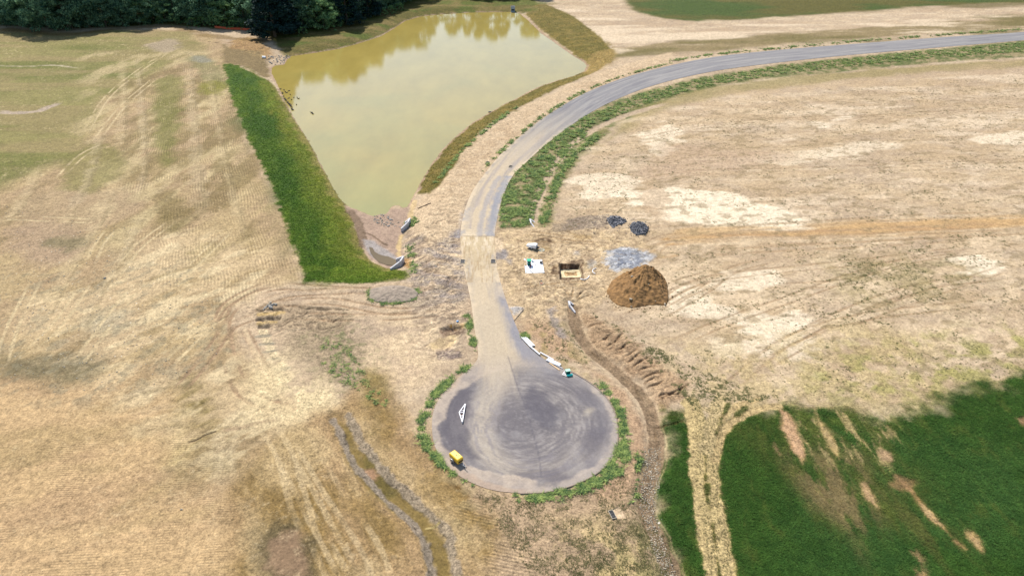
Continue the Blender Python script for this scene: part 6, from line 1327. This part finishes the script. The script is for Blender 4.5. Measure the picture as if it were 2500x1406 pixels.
WQ = [scatter([(1222,556),(1218,500),(1240,440),(1277,384),(1332,342),(1395,303),(1430,282),(1450,300),(1420,345),(1375,395),(1338,440),(1312,495),(1298,545),(1270,556)], 2300, 1, clump=2.1, cs=3),
      scatter([(1430,285),(1560,231),(1700,193),(1900,161),(2200,131),(2700,88),(2700,112),(2200,150),(1900,182),(1700,216),(1570,256),(1470,300)], 3900, 2, clump=1.5, cs=3),
      strip([(1325,548),(1340,490),(1370,425),(1410,372),(1460,330)], 1.6, 900, 3), strip([(1150,893),(1110,920),(1075,950),(1045,990),(1032,1030),(1035,1070),(1050,1095)], 0.9, 560, 4, clump=1.3),
      strip([(1055,1100),(1075,1125),(1110,1155),(1160,1180)], 0.8, 170, 5), strip([(1458,932),(1480,955),(1505,985),(1518,1030),(1522,1075),(1524,1100)], 0.9, 360, 6, clump=1.7, cs=1.5),
      scatter([(1500,1075),(1530,1090),(1537,1120),(1520,1155),(1490,1168),(1465,1160),(1490,1125)], 420, 7, clump=1.0), strip([(1480,1165),(1440,1182),(1400,1196),(1350,1206)], 1.0, 420, 8, clump=1.2),
      strip([(1345,1208),(1310,1216),(1270,1216),(1255,1212)], 0.7, 150, 9), strip([(1140,765),(1148,800),(1155,830),(1155,855)], 0.8, 170, 10, clump=1.2), strip([(1180,420),(1215,378),(1262,335),(1310,296),(1370,255),(1440,217),(1530,184),(1640,153)], 1.0, 380, 11, clump=2.2, cs=3),
      strip([(1640,150),(1750,133),(1900,118),(2100,101),(2300,86),(2600,66)], 2.2, 900, 12, clump=1.8, cs=5), scatter([(770,870),(800,830),(850,840),(900,930),(960,985),(930,1000),(870,950),(820,930)], 150, 13, clump=1.9, cs=1.5),
      scatter([(985,540),(1015,530),(1022,545),(1000,556)], 70, 14), scatter([(1268,812),(1285,812),(1292,826),(1276,828)], 45, 15), scatter([(1560,1160),(1570,1100),(1540,1060),(1560,1210),(1540,1230)], 60, 16, clump=1),
      strip([(995,600),(1010,640),(1005,665)], 1.2, 80, 17), strip([(1060,455),(1110,390),(1170,330),(1260,262)], 0.9, 260, 18, clump=1.6), strip([(900,706),(910,735),(960,742),(1020,725),(1015,706)], 0.5, 110, 19, clump=1)]
wq = np.vstack(WQ); rr_ = np.random.RandomState(8); hh = 0.22 + 0.42 * rr_.rand(len(wq)) ** 2
far = np.clip(wq[:, 1] / 120, 0.8, 1.6)
blades('weeds', wq, hh * far ** 0.5, 0.17 * far, 11, M_WEED, 5, 1.3, up=0.75)
TQ = [scatter([(1500,330),(1700,250),(2000,220),(2600,175),(2600,540),(2100,540),(1750,560),(1560,430)], 4200, 21, clump=1.2, cs=10), scatter([(1640,600),(2000,590),(2560,560),(2560,900),(2300,960),(1900,980),(1600,880),(1560,780)], 2600, 22, clump=1.3, cs=8),
      scatter([(2050,640),(2300,640),(2300,740),(2100,740)], 500, 23, clump=1), scatter([(1380,560),(1400,440),(1500,340),(1560,420),(1520,520)], 500, 24, clump=1), scatter([(1440,760),(1700,900),(1900,970),(1700,1000),(1560,860)], 1500, 25, clump=1), scatter([(1300,780),(1400,800),(1440,900),(1340,870)], 260, 26, clump=1)]
tq = np.vstack(TQ); blades('weed_tufts', tq, 0.09 + 0.10 * rr_.rand(len(tq)) ** 3, (0.16 + 0.22 * rr_.rand(len(tq)) ** 2) * np.clip(tq[:, 1] / 120, 0.8, 1.3), 7, M_TUFT, 6, 1.4, up=0.7)
tb = np.vstack([scatter([(1150,1185),(1270,1225),(1400,1205),(1480,1175),(1550,1150),(1590,1250),(1640,1410),(1300,1410),(1200,1260)], 6500, 27, clump=1), scatter([(1380,1300),(1640,1300),(1640,1420),(1380,1420)], 2600, 28, clump=1), scatter([(1700,985),(1760,985),(1790,1440),(1740,1440),(1700,1200)], 2200, 29)])
blades('stubble', tb, 0.06 + 0.08 * rr_.rand(len(tb)), 0.07, 4, M_TUFT, 7, 1.2)
# standing grass: sown from the ground's own grass value
gi = np.where((cv.par[:, 0] > 0.15) & (gy < 415) & (gy > 30) & (np.abs(gx) < 0.68 * (gy + 48.7)))[0]
slope = sd_poly(gx[gi], gy[gi], W(GS), 3) < 0
bank = sd_poly(gx[gi], gy[gi], W(BANK_R), 3) < 0
rr_ = np.random.RandomState(9)
def sow(name, idx, frac, h, w, nb, seed, lean=1.0):
    idx = idx[rr_.rand(len(idx)) < frac * cv.par[idx, 0] ** 1.5]; q = np.stack([gx[idx], gy[idx]], 1); s_ = (q[:, 1:2] + 48.7) * 0.0009; q = q + rr_.randn(len(q), 2) * s_
    g = cv.par[idx, 0]; return blades(name, q, h * (0.5 + 0.7 * rr_.rand(len(q))) * (0.4 + 0.6 * g), w * np.clip(q[:, 1] / 90, 0.7, 2.2), nb, M_TONE, seed, lean, gz_=gz[idx], tone=cv.C[idx], up=0.85)
sow('meadow_grass', gi[~slope & ~bank], 0.5, 0.28, 0.13, 4, 41)
sow('slope_grass', gi[slope], 0.5, 0.28, 0.13, 4, 42)
sow('bank_grass', gi[bank], 0.7, 0.4, 0.14, 4, 43)
